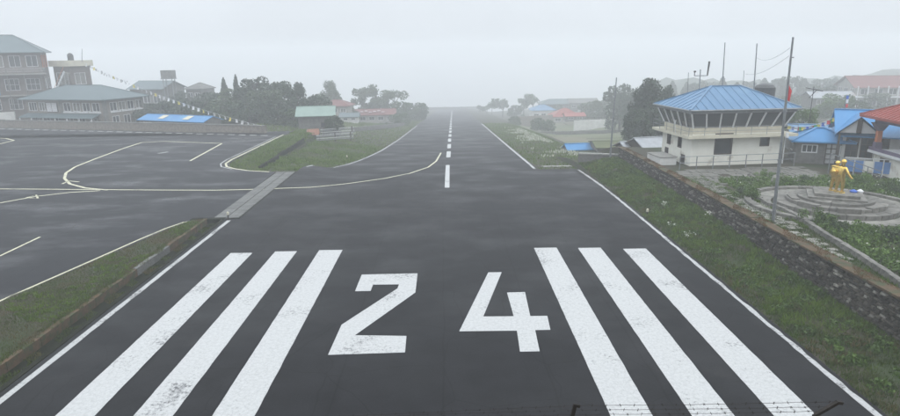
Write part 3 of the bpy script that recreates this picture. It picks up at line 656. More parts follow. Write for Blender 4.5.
# ------------------------------------------------------------------ control tower
TWR = R_(5); A0 = Vector((21.15, 50.6, TERR)); TW, TD = 8.3, 5.6
tw = thing('control_tower', 'cream two-storey control tower with slanted cab windows and blue hipped roof', 'building', A0, TWR)
tw_ref[0] = tw
fr_ops = [(2.05, 3.65, .95, 2.75, dict(pane='glass', nx=1)), (6.15, 7.0, 1.55, 2.3, dict(nx=1))]
lf_ops = [(1.0, 1.75, 1.3, 2.5, dict(nx=1)), (3.1, 3.85, 1.3, 2.5, dict(nx=1)), (.7, 1.4, .05, .95, dict(nx=1)), (3.9, 4.6, .05, .8, dict(nx=1))]
GH = 2.45
mb = MB()
for o, u, L, ops in [((0, 0, 0), (1, 0), TW, fr_ops), ((TW, 0, 0), (0, 1), TD, []), ((TW, TD, 0), (-1, 0), TW, []), ((0, TD, 0), (0, -1), TD, lf_ops)]:
    facade(mb, o, u, L, GH, [q[:4] for q in ops], .2)
mb.box(.0, .22, -.03, .0, 0, GH); mb.box(-.03, 0, -.03, .22, 0, GH)
mb.build('ground_floor_wall', 'cream', tw)
for q in fr_ops: opening(tw, (0, 0, 0), (1, 0), q, frame='darkwood', nx_=1, depth=.2)
for q in lf_ops: opening(tw, (0, TD, 0), (0, -1), q, frame='darkwood', nx_=1, depth=.2)
mb = MB(); mb.box(-.75, TW+.75, -.75, TD+.75, GH, GH+.22); fl_ = mb.build('balcony_slab', 'creamband', tw)
mb = MB(); mb.box(.05, TW-.05, .05, TD-.05, GH+.22, GH+.80); mb.build('cab_parapet', 'creamband', tw)
CB, CT, OUT = GH+.78, GH+2.05, .50                       # slanted cab glazing leaning outwards
c0 = [(.05, .05), (TW-.05, .05), (TW-.05, TD-.05), (.05, TD-.05)]; c1 = [(.05-OUT, .05-OUT), (TW-.05+OUT, .05-OUT), (TW-.05+OUT, TD-.05+OUT), (.05-OUT, TD-.05+OUT)]
nw = [7, 5, 7, 5]
for s_ in range(4):
    p0, p1 = Vector((*c0[s_], CB)), Vector((*c0[(s_+1) % 4], CB)); q0, q1 = Vector((*c1[s_], CT)), Vector((*c1[(s_+1) % 4], CT)); n = nw[s_]
    inn = ((Vector((TW/2, TD/2, 0))-(p0+p1)/2)); inn.z = 0; inn.normalize()
    for k in range(n):
        a, b = k/n, (k+1)/n
        mb = MB(); g = [p0.lerp(p1, a), p0.lerp(p1, b), q0.lerp(q1, b), q0.lerp(q1, a)]
        mb.face(*[v+inn*.05 for v in g]); mb.build('cab_pane', 'glass', tw)
        mb = MB(); mb.bar(g[0], g[3], .11, .11)
        if k == n-1: mb.bar(g[1]+inn*.001, g[2]+inn*.001, .10, .10)
        mb.build('mullion', 'whitetrim', tw)
mb = MB(); mb.box(c1[0][0]-.08, c1[1][0]+.08, c1[0][1]-.08, c1[2][1]+.08, CT, CT+.2); mb.build('cab_head_band', 'steel', tw)
m_, vs = hip(TW, TD, CT+.36, 1.7, OUT+.24, th=.16); rf = m_.build('roof', 'blueroof', tw)
c = MB(); up = Vector((0, 0, .03))
for a, b in [(4, 5), (0, 4), (3, 4), (1, 5), (2, 5)]: c.bar(Vector(vs[a])+up, Vector(vs[b])+up, .2, .06)
c.build('ridge_cap', 'blueroof', rf)
ov_ = OUT+.24; zz0 = CT+.36; kk_r = (TD+2*ov_)/2
for k in range(1, 13):
    x = -ov_+(TW+2*ov_)*k/13; run = min(kk_r, x+ov_, TW+ov_-x); c = MB(); c.bar((x, -ov_, zz0+.02), (x, -ov_+run, zz0+.02+1.7*run/kk_r), .05, .05); c.build('roof_seam', 'blueroof', rf)
for k in range(1, 9):
    y_ = -ov_+(TD+2*ov_)*k/9; run = min(y_+ov_, TD+ov_-y_); c = MB(); c.bar((-ov_, y_, zz0+.02), (-ov_+run, y_, zz0+.02+1.7*run/kk_r), .05, .05); c.build('roof_seam', 'blueroof', rf)
c = MB(); c.tube([(-ov_-.06, -ov_-.08, zz0-.06), (TW+ov_+.06, -ov_-.08, zz0-.08)], .07, 8); c.build('gutter', 'steel', tw)
c = MB(); c.tube([(-ov_-.08, -ov_, zz0-.06), (-ov_-.08, TD+ov_, zz0-.08)], .07, 8); c.build('gutter', 'steel', tw)
c = MB(); c.tube([(TW+.06, -.1, 0), (TW+.06, -.1, GH)], .05, 8); c.build('downpipe', 'whitetrim', tw)
# balcony railing
rail = [(-.68, -.68), (TW+.68, -.68), (TW+.68, TD+.68), (-.68, TD+.68)]
for s_ in range(4):
    a, b = Vector((*rail[s_], GH+.22)), Vector((*rail[(s_+1) % 4], GH+.22)); L = (b-a).length; n = int(L/1.3)
    mb = MB()
    for k in range(n): p = a.lerp(b, k/n); mb.tube([p, p+Vector((0, 0, .75))], .022, 6)
    for hh in (.4, .75): mb.tube([a+Vector((0, 0, hh)), b+Vector((0, 0, hh))], .02, 6)
    mb.build('railing', 'steel', tw)
mb = MB(); mb.tube([(TW-.25, -.72, GH-.1), (TW-.25, -.72, GH+.3)], [.16, .12], 10); mb.build('lamp', 'whitetrim', tw)
mb = MB(); mb.tube([(-.9, 1.5, GH+1.0), (-.9, 1.5, GH+1.35)], [.07, .1], 8); mb.bar((-.75, 1.5, GH+.2), (-.9, 1.5, GH+1.0), .04, .04); mb.build('lamp', 'whitetrim', tw)

# poles and masts round the tower
def pole(name, label, base, top, r0, r1, mat='steel', cat='pole', extra=None, group=None):
    base = Vector(base); top = Vector(top); t = thing(name, label, cat, base, 0, group); d = top-base
    mb = MB(); mb.tube([(0, 0, -.2), d*.35, d*.35+d*.002, d], [r0, lerp(r0, r1, .3), lerp(r0, r1, .4), r1], 10); mb.build('shaft', mat, t)
    for k in (.35, .62):
        c = MB(); p = d*k; c.tube([p-d.normalized()*.06, p+d.normalized()*.06], [r0*1.12, r0*1.12], 10); c.build('collar', mat, t)
    c = MB(); c.tube([d, d+Vector((0, 0, .05))], [r1*1.3, r1*.6], 8); c.build('cap', mat, t)
    if extra: extra(t, d)
    return t
def poly_z(px, py, p): return aty(px, py, p.y).z
def flagpole_extra(t, d):
    mb = MB(); p = d*.76; fs = [(p.x+.05+.28*i, p.y+.02*math.sin(i*2), p.z-(.25*i if i < 2 else .5)) for i in range(3)]
    mb.add([(p.x+.05, p.y, p.z), (p.x+.30, p.y+.06, p.z-.35), (p.x+.22, p.y+.02, p.z-.95), (p.x+.06, p.y, p.z-.85), (p.x+.12, p.y-.05, p.z-.4)], [(0, 1, 4), (4, 1, 2, 3), (0, 4, 3)]); mb.build('flag', 'red', t)
    mb = MB(); q = d*.90; mb.bar((q.x-.02, q.y, q.z), (q.x+.16, q.y, q.z), .05, .05); mb.build('wire_bracket', 'steel', t)
pb = at(773, 221, TERR)
pole('flag_pole', 'tall grey steel pole with small red flag standing behind the stone wall', pb, aty(793, 38, pb.y), .10, .05, extra=flagpole_extra)
for nm, lab, px, pt_, pyb, Y, r0, cat in (('radio_mast', 'tall thin mast rising above the apex of the blue tower roof', 721.5, (725, 43), 118, 59.5, .07, 'mast'), ('radio_mast', 'tall thin mast beside the black water tank behind the tower', 753, (757, 44), 130, 60.5, .08, 'mast'),
        ('radio_mast', 'short thin mast between the two tall masts behind the tower', 743, (744, 71), 120, 62, .045, 'mast'), ('radio_mast', 'short thin mast left of the wind gauge behind the tower', 687, (688.5, 73), 120, 62, .045, 'mast')):
    tp = aty(*pt_, Y); b_ = aty(px, 120, Y); pole(nm, lab, (b_.x, Y, T(b_.x, Y)), tp, r0, r0*.6, cat=cat)
def tee(t, d):
    mb = MB(); e = d-Vector((0, 0, .55)); mb.tube([e-Vector((.55, 0, 0)), e+Vector((.75, 0, .0))], .05, 6); mb.build('cross_arm', 'steel', t)
    mb = MB(); mb.tube([e-Vector((.55, 0, 0)), e+Vector((-.55, 0, .38))], .04, 6); mb.tube([e+Vector((-.62, 0, .40)), e+Vector((-.45, 0, .40))], .09, 6); mb.build('cup_sensor', 'darksteel', t)
    mb = MB(); mb.tube([e+Vector((.72, 0, 0)), e+Vector((.80, 0, 1.35))], [.06, .09], 6); mb.build('vane', 'darksteel', t)
b_ = aty(698, 120, 60); tp = aty(700.5, 70, 60)
pole('wind_gauge', 'wind gauge with branching arms on a post behind the tower', (b_.x, 60, T(b_.x, 60)), tp, .06, .05, cat='wind gauge', extra=tee)
# black water tank on a stand behind the tower
q = aty(764, 96, 62); zt_ = aty(764, 83.5, 62).z
t = thing('water_tank', 'black plastic water tank on a stand behind the tower roof', 'water tank', (q.x, 62, T(q.x, 62)))
hh = zt_-T(q.x, 62); mb = MB(); rr_ = 1.0
mb.tube([(0, 0, hh-1.75), (0, 0, hh-1.7), (0, 0, hh-.4), (0, 0, hh-.15), (0, 0, hh)], [rr_*.96, rr_, rr_, rr_*.75, rr_*.3], 20); mb.build('tank', 'black', t, smooth=False)
for a in range(4):
    mb = MB(); x_, y_ = (.7 if a % 2 else -.7), (.7 if a//2 else -.7); mb.bar((x_, y_, 0), (x_, y_, hh-1.75), .12, .12); mb.build('leg', 'steel', t)
# railing in front of the tower on the terrace
fa, fb = at(672, 167.5, TERR), at(778, 166.0, TERR); fa = Vector((19.6, 48.9, TERR)); fb = Vector((29.8, 50.0, TERR))
t = thing('metal_railing', 'low grey metal railing in front of the cream tower wall', 'railing', fa, math.atan2(fb.y-fa.y, fb.x-fa.x)); L = (fb-fa).length
for k in range(8):
    mb = MB(); x = L*k/7; mb.tube([(x, 0, 0), (x, 0, 1.15)], .04, 6); mb.build('post', 'steel', t)
for hh in (.6, 1.12):
    mb = MB(); mb.tube([(0, 0, hh), (L, 0, hh)], .028, 6); mb.build('rail', 'steel', t)
# white block by the tower corner
q = at(658, 171, TERR-.3)
t = thing('concrete_block', 'low white concrete stair block at the left corner of the tower', 'block', (18.75, 51.2, 1.0), R_(5))
mb = MB(); mb.prism([(0, 0), (1.5, 0), (1.5, 2.6), (0, 2.6)], -.6, 1.25); mb.build('body', 'whitewall', t)
mb = MB(); mb.box(-.05, 1.55, -.05, 2.65, 1.25, 1.33); mb.build('top_slab', 'concrete', t)

# ------------------------------------------------------------------ lodge and terminal buildings on the left
LR = math.atan2(-13.3, 46.7)                          # these stand parallel to the apron wall
def W4(n, L, m0, gap, v0, v1, **kw):                  # row of n equal windows over length L
    wv = (L-2*m0-(n-1)*gap)/n
    return [(m0+k*(wv+gap), m0+k*(wv+gap)+wv, v0, v1, kw) for k in range(n)]
ca = aty(48, 100, 121); LW, LDp = 14., 9.
LG = R_(26); lo = Vector((ca.x-LW*math.cos(LG), 121-LW*math.sin(LG), -.9))
c_, s_ = math.cos(LR), math.sin(LR)
hz = 13.2
lodge = house('lodge', 'three-storey stone lodge with grey-green hipped roof at the left edge', lo, LG, LW, LDp, hz, 'brown', 'greenroof', 'hip', 3.3, .9,
    front=W4(4, LW, .8, 1.3, 2.6, 4.7, nx=3, nz=2)+W4(4, LW, .8, 1.1, 6.2, 8.4, nx=3, nz=2)+W4(5, LW, .6, .9, 10.6, 12.7, nx=2, nz=1), right=W4(3, LDp, .6, .9, 10.4, 12.8, nx=2, frame='orange')+W4(2, LDp, 1, 1.5, 6.3, 8.3, nx=2))
mb = MB(); mb.box(-.3, LW+.6, -1.5, -.02, 9.15, 9.4); mb.build('balcony_slab', 'concrete', lodge)
for k in range(6):
    mb = MB(); x = .2+k*2.7; mb.bar((x, -1.4, -.0), (x, -1.4, 10.3), .16, .16); mb.build('balcony_post', 'greystone', lodge)
mb = MB()
for zz in (9.75, 10.05, 10.35): mb.bar((-.3, -1.44, zz), (LW+.6, -1.44, zz), .05, .05)
mb.build('balcony_rail', 'whitetrim', lodge)
mb = MB(); mb.box(.0, LW, -1.35, -.03, 5.15, 5.35); mb.build('balcony_slab', 'concrete', lodge)
mb = MB(); mb.box(LW-11, LW-5.5, -2.4, -1.5, -.2, 2.3); mb.build('plinth', 'whitewall', lodge)
sg = MB(); sg.box(LW-12.2, LW-7.2, -1.62, -1.5, 5.5, 6.75); sgo = sg.build('sign_board', 'bluetrim', lodge); sgo['label'] = 'blue sign board with white letters'
def text_mesh(body, size, mat, parent, loc, rot, name='lettering'):
    cu = bpy.data.curves.new(name, 'FONT'); cu.body = body; cu.size = size; cu.extrude = .012; cu.align_x = 'CENTER'; cu.align_y = 'CENTER'
    tmp = bpy.data.objects.new('tmp', cu); col.objects.link(tmp); dg = bpy.context.evaluated_depsgraph_get()
    me = bpy.data.meshes.new_from_object(tmp.evaluated_get(dg)); bpy.data.objects.remove(tmp); me.materials.append(MT[mat])
    o = link(name, me, parent); o.location = loc; o.rotation_euler = rot; return o
text_mesh('LA', 1.15, 'whitetrim', sgo, (LW-8.6, -1.64, 6.12), (math.pi/2, 0, 0))
# outside stair between lodge and block
t = thing('outside_stair', 'long outside stair sloping between the stone lodge and the flat-roofed block', 'stair', (ca.x+.9, 122.5, -.9), LR)
for k in range(14):
    mb = MB(); mb.box(.15+k*.24, .42+k*.24, -.6, .7, 5.0+k*.32, 5.18+k*.32); mb.build('tread', 'concrete', t)
mb = MB(); mb.bar((.1, -.65, 5.0), (3.6, -.65, 9.6), .12, .3); mb.build('stringer', 'whitetrim', t)
mb = MB(); mb.bar((.1, -.65, 5.9), (3.6, -.65, 10.5), .06, .06); mb.build('handrail', 'orange', t)
mb = MB(); mb.box(.0, 3.9, .0, .75, 0, 4.95); mb.build('base_wall', 'greystone', t)
# flat-roofed block
cb = aty(57, 90, 125); BW = 4.0
blk = house('flat_roofed_block', 'brown flat-roofed block with tan parapet rising behind the green-roofed building', (cb.x, 125, -1), LR, BW, 5, 10.6, 'brown', 'creamband', 'flat', 1.15, .5, front=[(.5, 3.4, 6.6, 9.4, dict(nx=3, nz=2))], right=[(1, 3.6, 7, 9.3, dict(nx=2))])
q = Vector((cb.x, 125, 0))+Vector((c_*2.9, s_*2.9, 0))+Vector((0, 2.5, 10.75))
t = thing('water_tank', 'small dark water tank on the flat-roofed block at left', 'water tank', q); mb = MB(); mb.tube([(0, 0, 0), (0, 0, 1.0), (0, 0, 1.3), (0, 0, 1.45)], [.55, .55, .4, .15], 14); mb.build('tank', 'black', t); mb = MB(); mb.tube([(.6, 0, 0), (.6, 0, .9)], .05); mb.build('pipe', 'steel', t)
q2 = aty(82, 61, 126); pole('antenna_mast', 'thin antenna mast on the corner of the flat-roofed block', (q2.x, 126, 10.7), aty(82, 49, 126), .06, .04, cat='mast')
# green-roofed terminal
pc = aty(106, 118, 106.0); FW = 17.2
fo = Vector((pc.x-FW*c_, 106-FW*s_, -.9))
ter = house('terminal_building', 'two-storey stone building with wide green roof beside the apron wall', fo, LR, FW, 9.2, 5.0, 'brick', 'greenroof', 'hip', 2.2, .9,
    front=W4(3, 7.5, .5, .5, 3.0, 4.5, nx=3)+[(8.3+k*2.1, 9.9+k*2.1, 3.0, 4.5, dict(nx=2)) for k in range(4)]+[(.6+k*2.6, 2.3+k*2.6, .4, 1.9, dict(nx=2)) for k in range(6)],
    right=[(1.2+k*2.0, 2.8+k*2.0, 3.0, 4.5, dict(nx=2)) for k in range(4)]+[(1.4+k*2.6, 3.0+k*2.6, .3, 2.1, dict(nx=2)) for k in range(3)])
mb = MB(); mb.add([(0, -.03, 2.62), (FW-1, -.03, 2.62), (FW-1, -2.0, 2.05), (0, -2.0, 2.05), (0, -.03, 2.52), (FW-1, -.03, 2.52), (FW-1, -2.0, 1.95), (0, -2.0, 1.95)], [(3, 2, 1, 0), (4, 5, 6, 7), (3, 7, 6, 2), (0, 4, 7, 3), (1, 2, 6, 5)]); mb.build('awning', 'greenroof', ter)
for k in range(7):
    mb = MB(); mb.bar((.2+k*2.63, -1.9, 0), (.2+k*2.63, -1.9, 2.0), .14, .14); mb.build('awning_post', 'whitetrim', ter)
for k in range(3):
    mb = MB(); mb.box(8.2+k*2.1*1.33, 10.8+k*2.1*1.33, -.14, -.02, 2.72, 2.95); mb.build('window_sill', 'whitetrim', ter)
for k in range(3):
    mb = MB(); mb.box(FW+.02, FW+.14, 1.1+k*2.6, 3.5+k*2.6, 2.72, 2.95); mb.build('window_sill', 'whitetrim', ter)
for x, y_ in ((FW, 0), (FW, 8.6), (7.9, 0)):
    mb = MB(); mb.box(x-.35, x+.12, y_-.12, y_+.5, 0, 5.0); mb.build('corner_pillar', 'greystone', ter)
nb_ = MB(); nb_.box(4.6, 7.1, -.16, -.04, 2.85, 4.55); nbo = nb_.build('notice_board', 'darkwood', ter); nbo['label'] = 'notice board with rows of white panels'
for i in range(2):
    for k in range(5):
        mb = MB(); mb.box(4.72+i*1.2, 5.8+i*1.2, -.19, -.17, 2.95+k*.31, 3.18+k*.31); mb.build('notice_panel', 'wcloth', nbo)
# blue shed roof behind the wall
sa = aty(140, 121, 103); sb = aty(203, 122, 97.5); LS = (sb-sa).length; rs_ = math.atan2(sb.y-sa.y, sb.x-sa.x)
shed = house('long_shed', 'long low shed with bright blue roof behind the apron wall', (sa.x, sa.y, -.9), rs_, LS, 4, 1.9, 'greystone', 'blueroof2', 'gable', .75, .35, front=W4(4, LS, .8, 1.6, .6, 1.5))
for k in (.27, .66):
    mb = MB(); mb.add([(LS*k, .25, 2.16), (LS*k+1.3, .25, 2.16), (LS*k+1.4, 1.6, 2.62), (LS*k+.1, 1.6, 2.62)], [(0, 1, 2, 3)]); mb.build('roof_patch', 'creamband', shed)
# behind: hall with green roof, boxy tank on legs, dark roof
hq = aty(130, 92, 152); house('hall', 'faint hall with green roof in the mist behind the terminal', (hq.x, 152, -2.6), LR, 9.5, 8, 6.3, 'greystone', 'greenroof', 'gable', 1.8, .6, front=W4(3, 9.5, .8, .8, 2.8, 4.6))
bq = aty(161.5, 82, 148); zt_ = aty(166, 70.5, 148).z; zb_ = aty(166, 78.5, 148).z
t = thing('raised_tank', 'boxy dark tank on four legs above the misty roofs at left', 'water tank', (bq.x, 148, -2)); mb = MB(); mb.box(0, 2.7, 0, 2.2, zb_+2, zt_+2); mb.build('tank', 'greystone', t)
mb = MB(); mb.box(-.1, 2.8, -.1, 2.3, zb_+1.8, zb_+1.99); mb.build('platform', 'steel', t)
for x in (.3, 2.4):
    for y_ in (.3, 1.9): mb = MB(); mb.bar((x, y_, 0), (x, y_, zb_+1.8), .16, .16); mb.build('leg', 'steel', t)
dq = aty(186, 92, 146); house('cottage', 'dark pitched roof of a cottage among the trees at left', (dq.x, 146, -2.6), LR, 4.2, 5, 6.2, 'greystone', 'greystone', 'hip', 1.3, .3, front=W4(2, 4.2, .5, .6, 4.2, 5.4))
# green gable building near the runway, left
gq = aty(299, 131, 99)
house('barn', 'grey stone barn with pale green sloping roof beside the trees', (gq.x, 99, -1.9), R_(8), 5.6, 6.5, 3.5, 'greystone', 'palegreen', 'gable', 1.3, .45, axis='x', front=[(3.6, 4.4, 1.5, 2.3, dict(nx=1, frame='darkwood'))], right=[(2, 3.2, 0, 2.1, dict(kind='door', pane='darkwood', nx=1))])
# reddish mound of tarpaulin
tq = G(313, 134.5); t = thing('tent', 'small rust-red ridge tent on the grass beside the barn', 'tent', tq, R_(10)); mb = MB()
mb.add([(-1, -.7, 0), (1, -.7, 0), (.9, 0, .85), (-.8, 0, .8), (-1, .7, 0), (1, .7, 0)], [(0, 1, 2, 3), (3, 2, 5, 4), (1, 5, 2), (4, 0, 3)]); mb.build('canvas', 'rusttarp', t)
mb = MB(); mb.tube([(-1.05, 0, 0), (-.82, 0, .9)], .03); mb.tube([(1.1, 0, 0), (.92, 0, .95)], .03); mb.build('pole', 'steel', t)
# stacked rails on the grass slope
for i, (pl_, lab) in enumerate((((318, 142), 'lower stack of grey timber rails on the grass slope'), ((322, 135.5), 'upper stack of grey timber rails on the grass slope'))):
    q = G(*pl_); t = thing('timber_rack', lab, 'timber rack', q, R_(18)); 
    for k in range(4):
        mb = MB(); mb.bar((-.2, 0, .25+k*.22), (5.2, .1*k, .3+k*.22+.02*k), .12, .12); mb.build('rail', 'tarp' if k % 2 else 'steel', t)
    for x in (.3, 2.5, 4.8): mb = MB(); mb.bar((x, .1, -.1), (x, .1, 1.2), .14, .14); mb.build('post', 'darkwood', t)
# far left of the runway
def far_house(name, label, px, pyb, Y, W, D, Hh, wm, rm, roof='gable', rh=1.4, rz=0., zoff=0, front=None, **kw):
    q = aty(px, pyb, Y); return house(name, label, (q.x, Y, q.z), rz, W, D, Hh, wm, rm, roof, rh, .5, front=front if front is not None else W4(max(2, int(W/2.6)), W, .7, 1.0, .9, min(2.0, Hh-.4)), **kw)
far_house('cottage', 'misty cottage with dull red roof left of the tall dome-shaped tree', 321, 116, 168, 7.8, 6, 2.6, 'greywall', 'dullred', 'hip', 1.5, R_(-6))
wh = far_house('long_house', 'long pale house with red roof strewn with white cloths', 349, 124, 178, 13.5, 6, 2.6, 'greywall', 'dullred', 'gable', 1.5, R_(4))
for k in range(7):
    mb = MB(); x = 2.2+k*1.25; z0 = 2.55+.2*(k % 2); mb.box(x, x+.85, .2+.3*(k % 3), .9+.3*(k % 3), 3.25+.14*(k % 3), 3.33+.16*(k % 3)); mb.build('cloth', 'wcloth', wh)
far_house('cottage', 'small blue-grey hut below the long pale house', 341, 124, 160, 4.5, 4, 1.9, 'whitewall', 'greenroof', 'gable', .9, R_(4))
q0, q1 = G(352, 132), G(404, 126)
rubble_wall('field_wall', 'low field wall of rubble along the left slope above the runway', (q0.x, q0.y, 0), (q1.x, q1.y, 0), q0.z-.6, q0.z+.9, .5, 'greystone', shear=q1.z-q0.z)

# ------------------------------------------------------------------ right of the runway, beyond the bank
bp_ = G(610, 158.5); pole('utility_pole', 'tall slim grey pole beside the far end of the bank', bp_, aty(616.5, 78, bp_.y), .10, .05)
q = aty(568, 154, 82); house('small_shed', 'small low shed with blue roof in the field beside the runway', (q.x, 82, q.z), R_(6), 3.6, 2.4, .55, 'greystone', 'blueroof2', 'gable', .7, .2, ridgecap=True)
q = aty(597, 152, 78); house('greenhouse', 'low flat shelter with pale green sheet roof behind the slim pole', (q.x, 78, q.z), R_(-4), 4.2, 6, .5, 'greystone', 'field', 'gable', .45, .2)
q = aty(628, 158, 63.5); house('tin_shed', 'low shed with patched grey tin roof left of the tower', (q.x, 63.5, q.z-.3), R_(6), 3.6, 3.6, 1.1, 'darkwood', 'tinroof', 'gable', .7, .3, front=[(.4, 1.5, .2, .9, dict(nx=2))])
q = aty(644, 156, 61.5); house('tin_shed', 'low shed with pale sloping tin roof against the tower', (q.x, 61.5, q.z-.3), R_(12), 3.2, 3.4, 1.2, 'darkwood', 'tinroof', 'gable', .8, .35, front=[(.4, 1.5, .2, 1.0, dict(nx=2))])
def bundle(name, label, px, py, Y, sx_, sz_, mat, cat):
    q = aty(px, py, Y); t = thing(name, label, cat, q); r = random.Random(int(px)); mb = MB(); n = 9; vs = []; fs = []
    for j, (rr, zz) in enumerate(((.8, 0), (1, .25), (.95, .6), (.6, .9), (.15, 1))):
        for k in range(n): a = 2*math.pi*k/n; e = rr*r.uniform(.85, 1.15); vs.append((math.cos(a)*e*sx_, math.sin(a)*e*sx_*.7, zz*sz_*r.uniform(.93, 1.05)))
    for j in range(4):
        for k in range(n): fs.append((j*n+k, j*n+(k+1) % n, (j+1)*n+(k+1) % n, (j+1)*n+k))
    fs.append(tuple(range(4*n, 5*n))); mb.add(vs, fs); mb.build('cloth', mat, t)
    c = MB(); c.tube([(math.cos(a)*sx_*.98, math.sin(a)*sx_*.69, sz_*.45) for a in [2*math.pi*k/12 for k in range(13)]], .03, 5, cap=False); c.build('cord', 'darkwood', t)
bundle('sack', 'white sack leaning by the tin sheds left of the tower', 631, 160, 59.5, .45, .85, 'wcloth', 'sack')
bundle('sack', 'pink and red sack at the foot of the white sack', 627.5, 161, 59, .4, .4, 'red', 'sack')
bundle('sack', 'grey bundle in front of the tin sheds', 637, 160, 60, .55, .7, 'tarp', 'sack')
q = aty(645, 161, 59); t = thing('crate', 'dull red crate under the tin roof beside the tower', 'crate', q, R_(8)); mb = MB(); mb.box(0, 1.9, 0, 1.2, 0, .85); mb.build('body', 'redroof', t)
for k in range(3): mb = MB(); mb.box(-.03, 1.93, -.03, -.005, .08+k*.27, .26+k*.27); mb.build('slat', 'redroof', t)
# far walls and houses
def far_wall(label, p0, p1, Y0_, Y1_, h, mat, th=.5):
    a, b = aty(*p0, Y0_), aty(*p1, Y1_); z0 = min(a.z, b.z); rubble_wall('field_wall', label, (a.x, Y0_, 0), (b.x, Y1_, 0), a.z-.5, a.z+h, th, mat, shear=b.z-a.z)
far_wall('long blue-grey plastered wall beyond the fields on the right', (574, 130), (641, 126.5), 170, 176, 2.6, 'whitewall')
far_wall('pale stone terrace wall beside the far runway verge', (512, 126), (552, 123), 195, 205, 2.8, 'brick')
far_wall('low grey field wall crossing the fields on the right', (520, 134), (640, 131), 142, 150, .4, 'greystone')
far_house('cottage', 'misty house with faded red pyramid roof beyond the fields', 553, 124, 212, 9.5, 8, 2.4, 'greywall', 'redroof', 'hip', 2.6)
far_house('cottage', 'misty hut with pale pink roof right of the red pyramid roof', 566, 122, 196, 6, 5, 1.9, 'greystone', 'redroof', 'gable', .9)
far_house('cottage', 'dim house with blue roof left of the red pyramid roof', 532, 119, 235, 9, 7, 3.2, 'whitewall', 'blueroof', 'hip', 1.8)
far_house('cottage', 'dim dark house above the long blue-grey wall', 596, 119, 205, 8.5, 7, 2.0, 'greystone', 'greystone', 'hip', 1.8)
far_house('long_house', 'long dim house on the misty skyline right of the runway', 541, 112, 262, 16, 8, 3.2, 'greystone', 'greenroof', 'hip', 1.8)
far_house('cottage', 'dim gabled house on the skyline left of the big conifer', 570, 110, 260, 12, 8, 3.0, 'greystone', 'greystone', 'gable', 1.6)

# ------------------------------------------------------------------ houses behind the garden on the right
q = at(791, 163.5, TERR); hut = house('stone_hut', 'small stone hut with blue roof and white-framed door', (30.55, 51.4, TERR), R_(-22), 4.0, 3.4, 1.85, 'greystone', 'blueroof2', 'hip', .95, .42,
    front=[(.5, 1.7, .95, 1.65, dict(nx=3)), (2.3, 3.15, .02, 1.8, dict(kind='door', pane='whitetrim', frame='darkwood', nx=2, nz=4)), (3.35, 3.85, .8, 1.65, dict(nx=1))], left=[(1, 2.2, .9, 1.6, dict(nx=2))])
q = aty(791, 150, 57); house('tin_shed', 'shed with blue and grey sheets on its roof behind the stone hut', (q.x, 57, TERR-.2), R_(-20), 4.6, 3.6, 2.1, 'greystone', 'blueroof', 'gable', .6, .35, front=[(.5, 1.5, .9, 1.6)])
q = aty(812, 133, 57.6); t = thing('roof_sheet', 'grey corrugated sheet lying on the blue shed roof', 'sheet', (q.x, q.y, aty(812, 132, 57.6).z), R_(-20)); mb = MB(); mb.add([(-.9, -.8, 0), (.9, -.8, 0), (.9, .9, .35), (-.9, .9, .35), (-.9, -.8, .05), (.9, -.8, .05), (.9, .9, .4), (-.9, .9, .4)], [(3, 2, 1, 0), (4, 5, 6, 7), (0, 1, 5, 4), (1, 2, 6, 5), (2, 3, 7, 6), (3, 0, 4, 7)]); mb.build('sheet_panel', 'tinroof', t)
mb = MB(); mb.box(-.3, .0, -.3, -.05, .15, .3); mb.build('weight_stone', 'greystone', t)
bh = house('gable_house', 'white house with bright blue roof and dark windows behind the statue', (33.7, 50.0, TERR), R_(-28), 5.8, 5.2, 2.9, 'whitewall', 'blueroof2', 'gable', 1.9, .7,
    front=[(.25, 1.15, .7, 2.4, dict(nx=2, nz=3, frame='darkwood')), (1.3, 2.2, .7, 2.4, dict(nx=2, nz=3, frame='darkwood')), (2.35, 3.25, .7, 2.4, dict(nx=2, nz=3, frame='darkwood')), (4.0, 5.0, 1.1, 2.2, dict(frame='bluetrim', pane='wcloth', nx=1))], left=[(1, 2, .8, 2.2, dict(nx=2, nz=2)), (3, 4, .8, 2.2, dict(nx=2, nz=2))])
mb = MB()                                                # small front gable on the left of its roof
mb.add([(-.7, -1.3, 2.85), (.9, -1.3, 4.25), (2.5, -1.3, 2.85), (-.7, 2.6, 2.85), (.9, 2.6, 4.25), (2.5, 2.6, 2.85)], [(0, 1, 4, 3), (1, 2, 5, 4)]); mb.add([(-.7, -1.3, 2.77), (.9, -1.3, 4.17), (2.5, -1.3, 2.77), (-.7, 2.6, 2.77), (.9, 2.6, 4.17), (2.5, 2.6, 2.77)], [(3, 4, 1, 0), (4, 5, 2, 1)]); mb.build('porch_roof', 'blueroof2', bh)
mb = MB(); mb.face((-.45, -1.0, 2.9), (2.25, -1.0, 2.9), (.9, -1.0, 4.05)); mb.build('porch_gable', 'whitetrim', bh)
mb = MB(); mb.bar((.9, -1.06, 2.9), (.9, -1.06, 4.0), .35, .06); mb.build('gable_shutter', 'darkwood', bh)
for x in (-.4, 2.2): mb = MB(); mb.bar((x, -1.05, 0), (x, -1.05, 2.85), .14, .14); mb.build('porch_post', 'darkwood', bh)
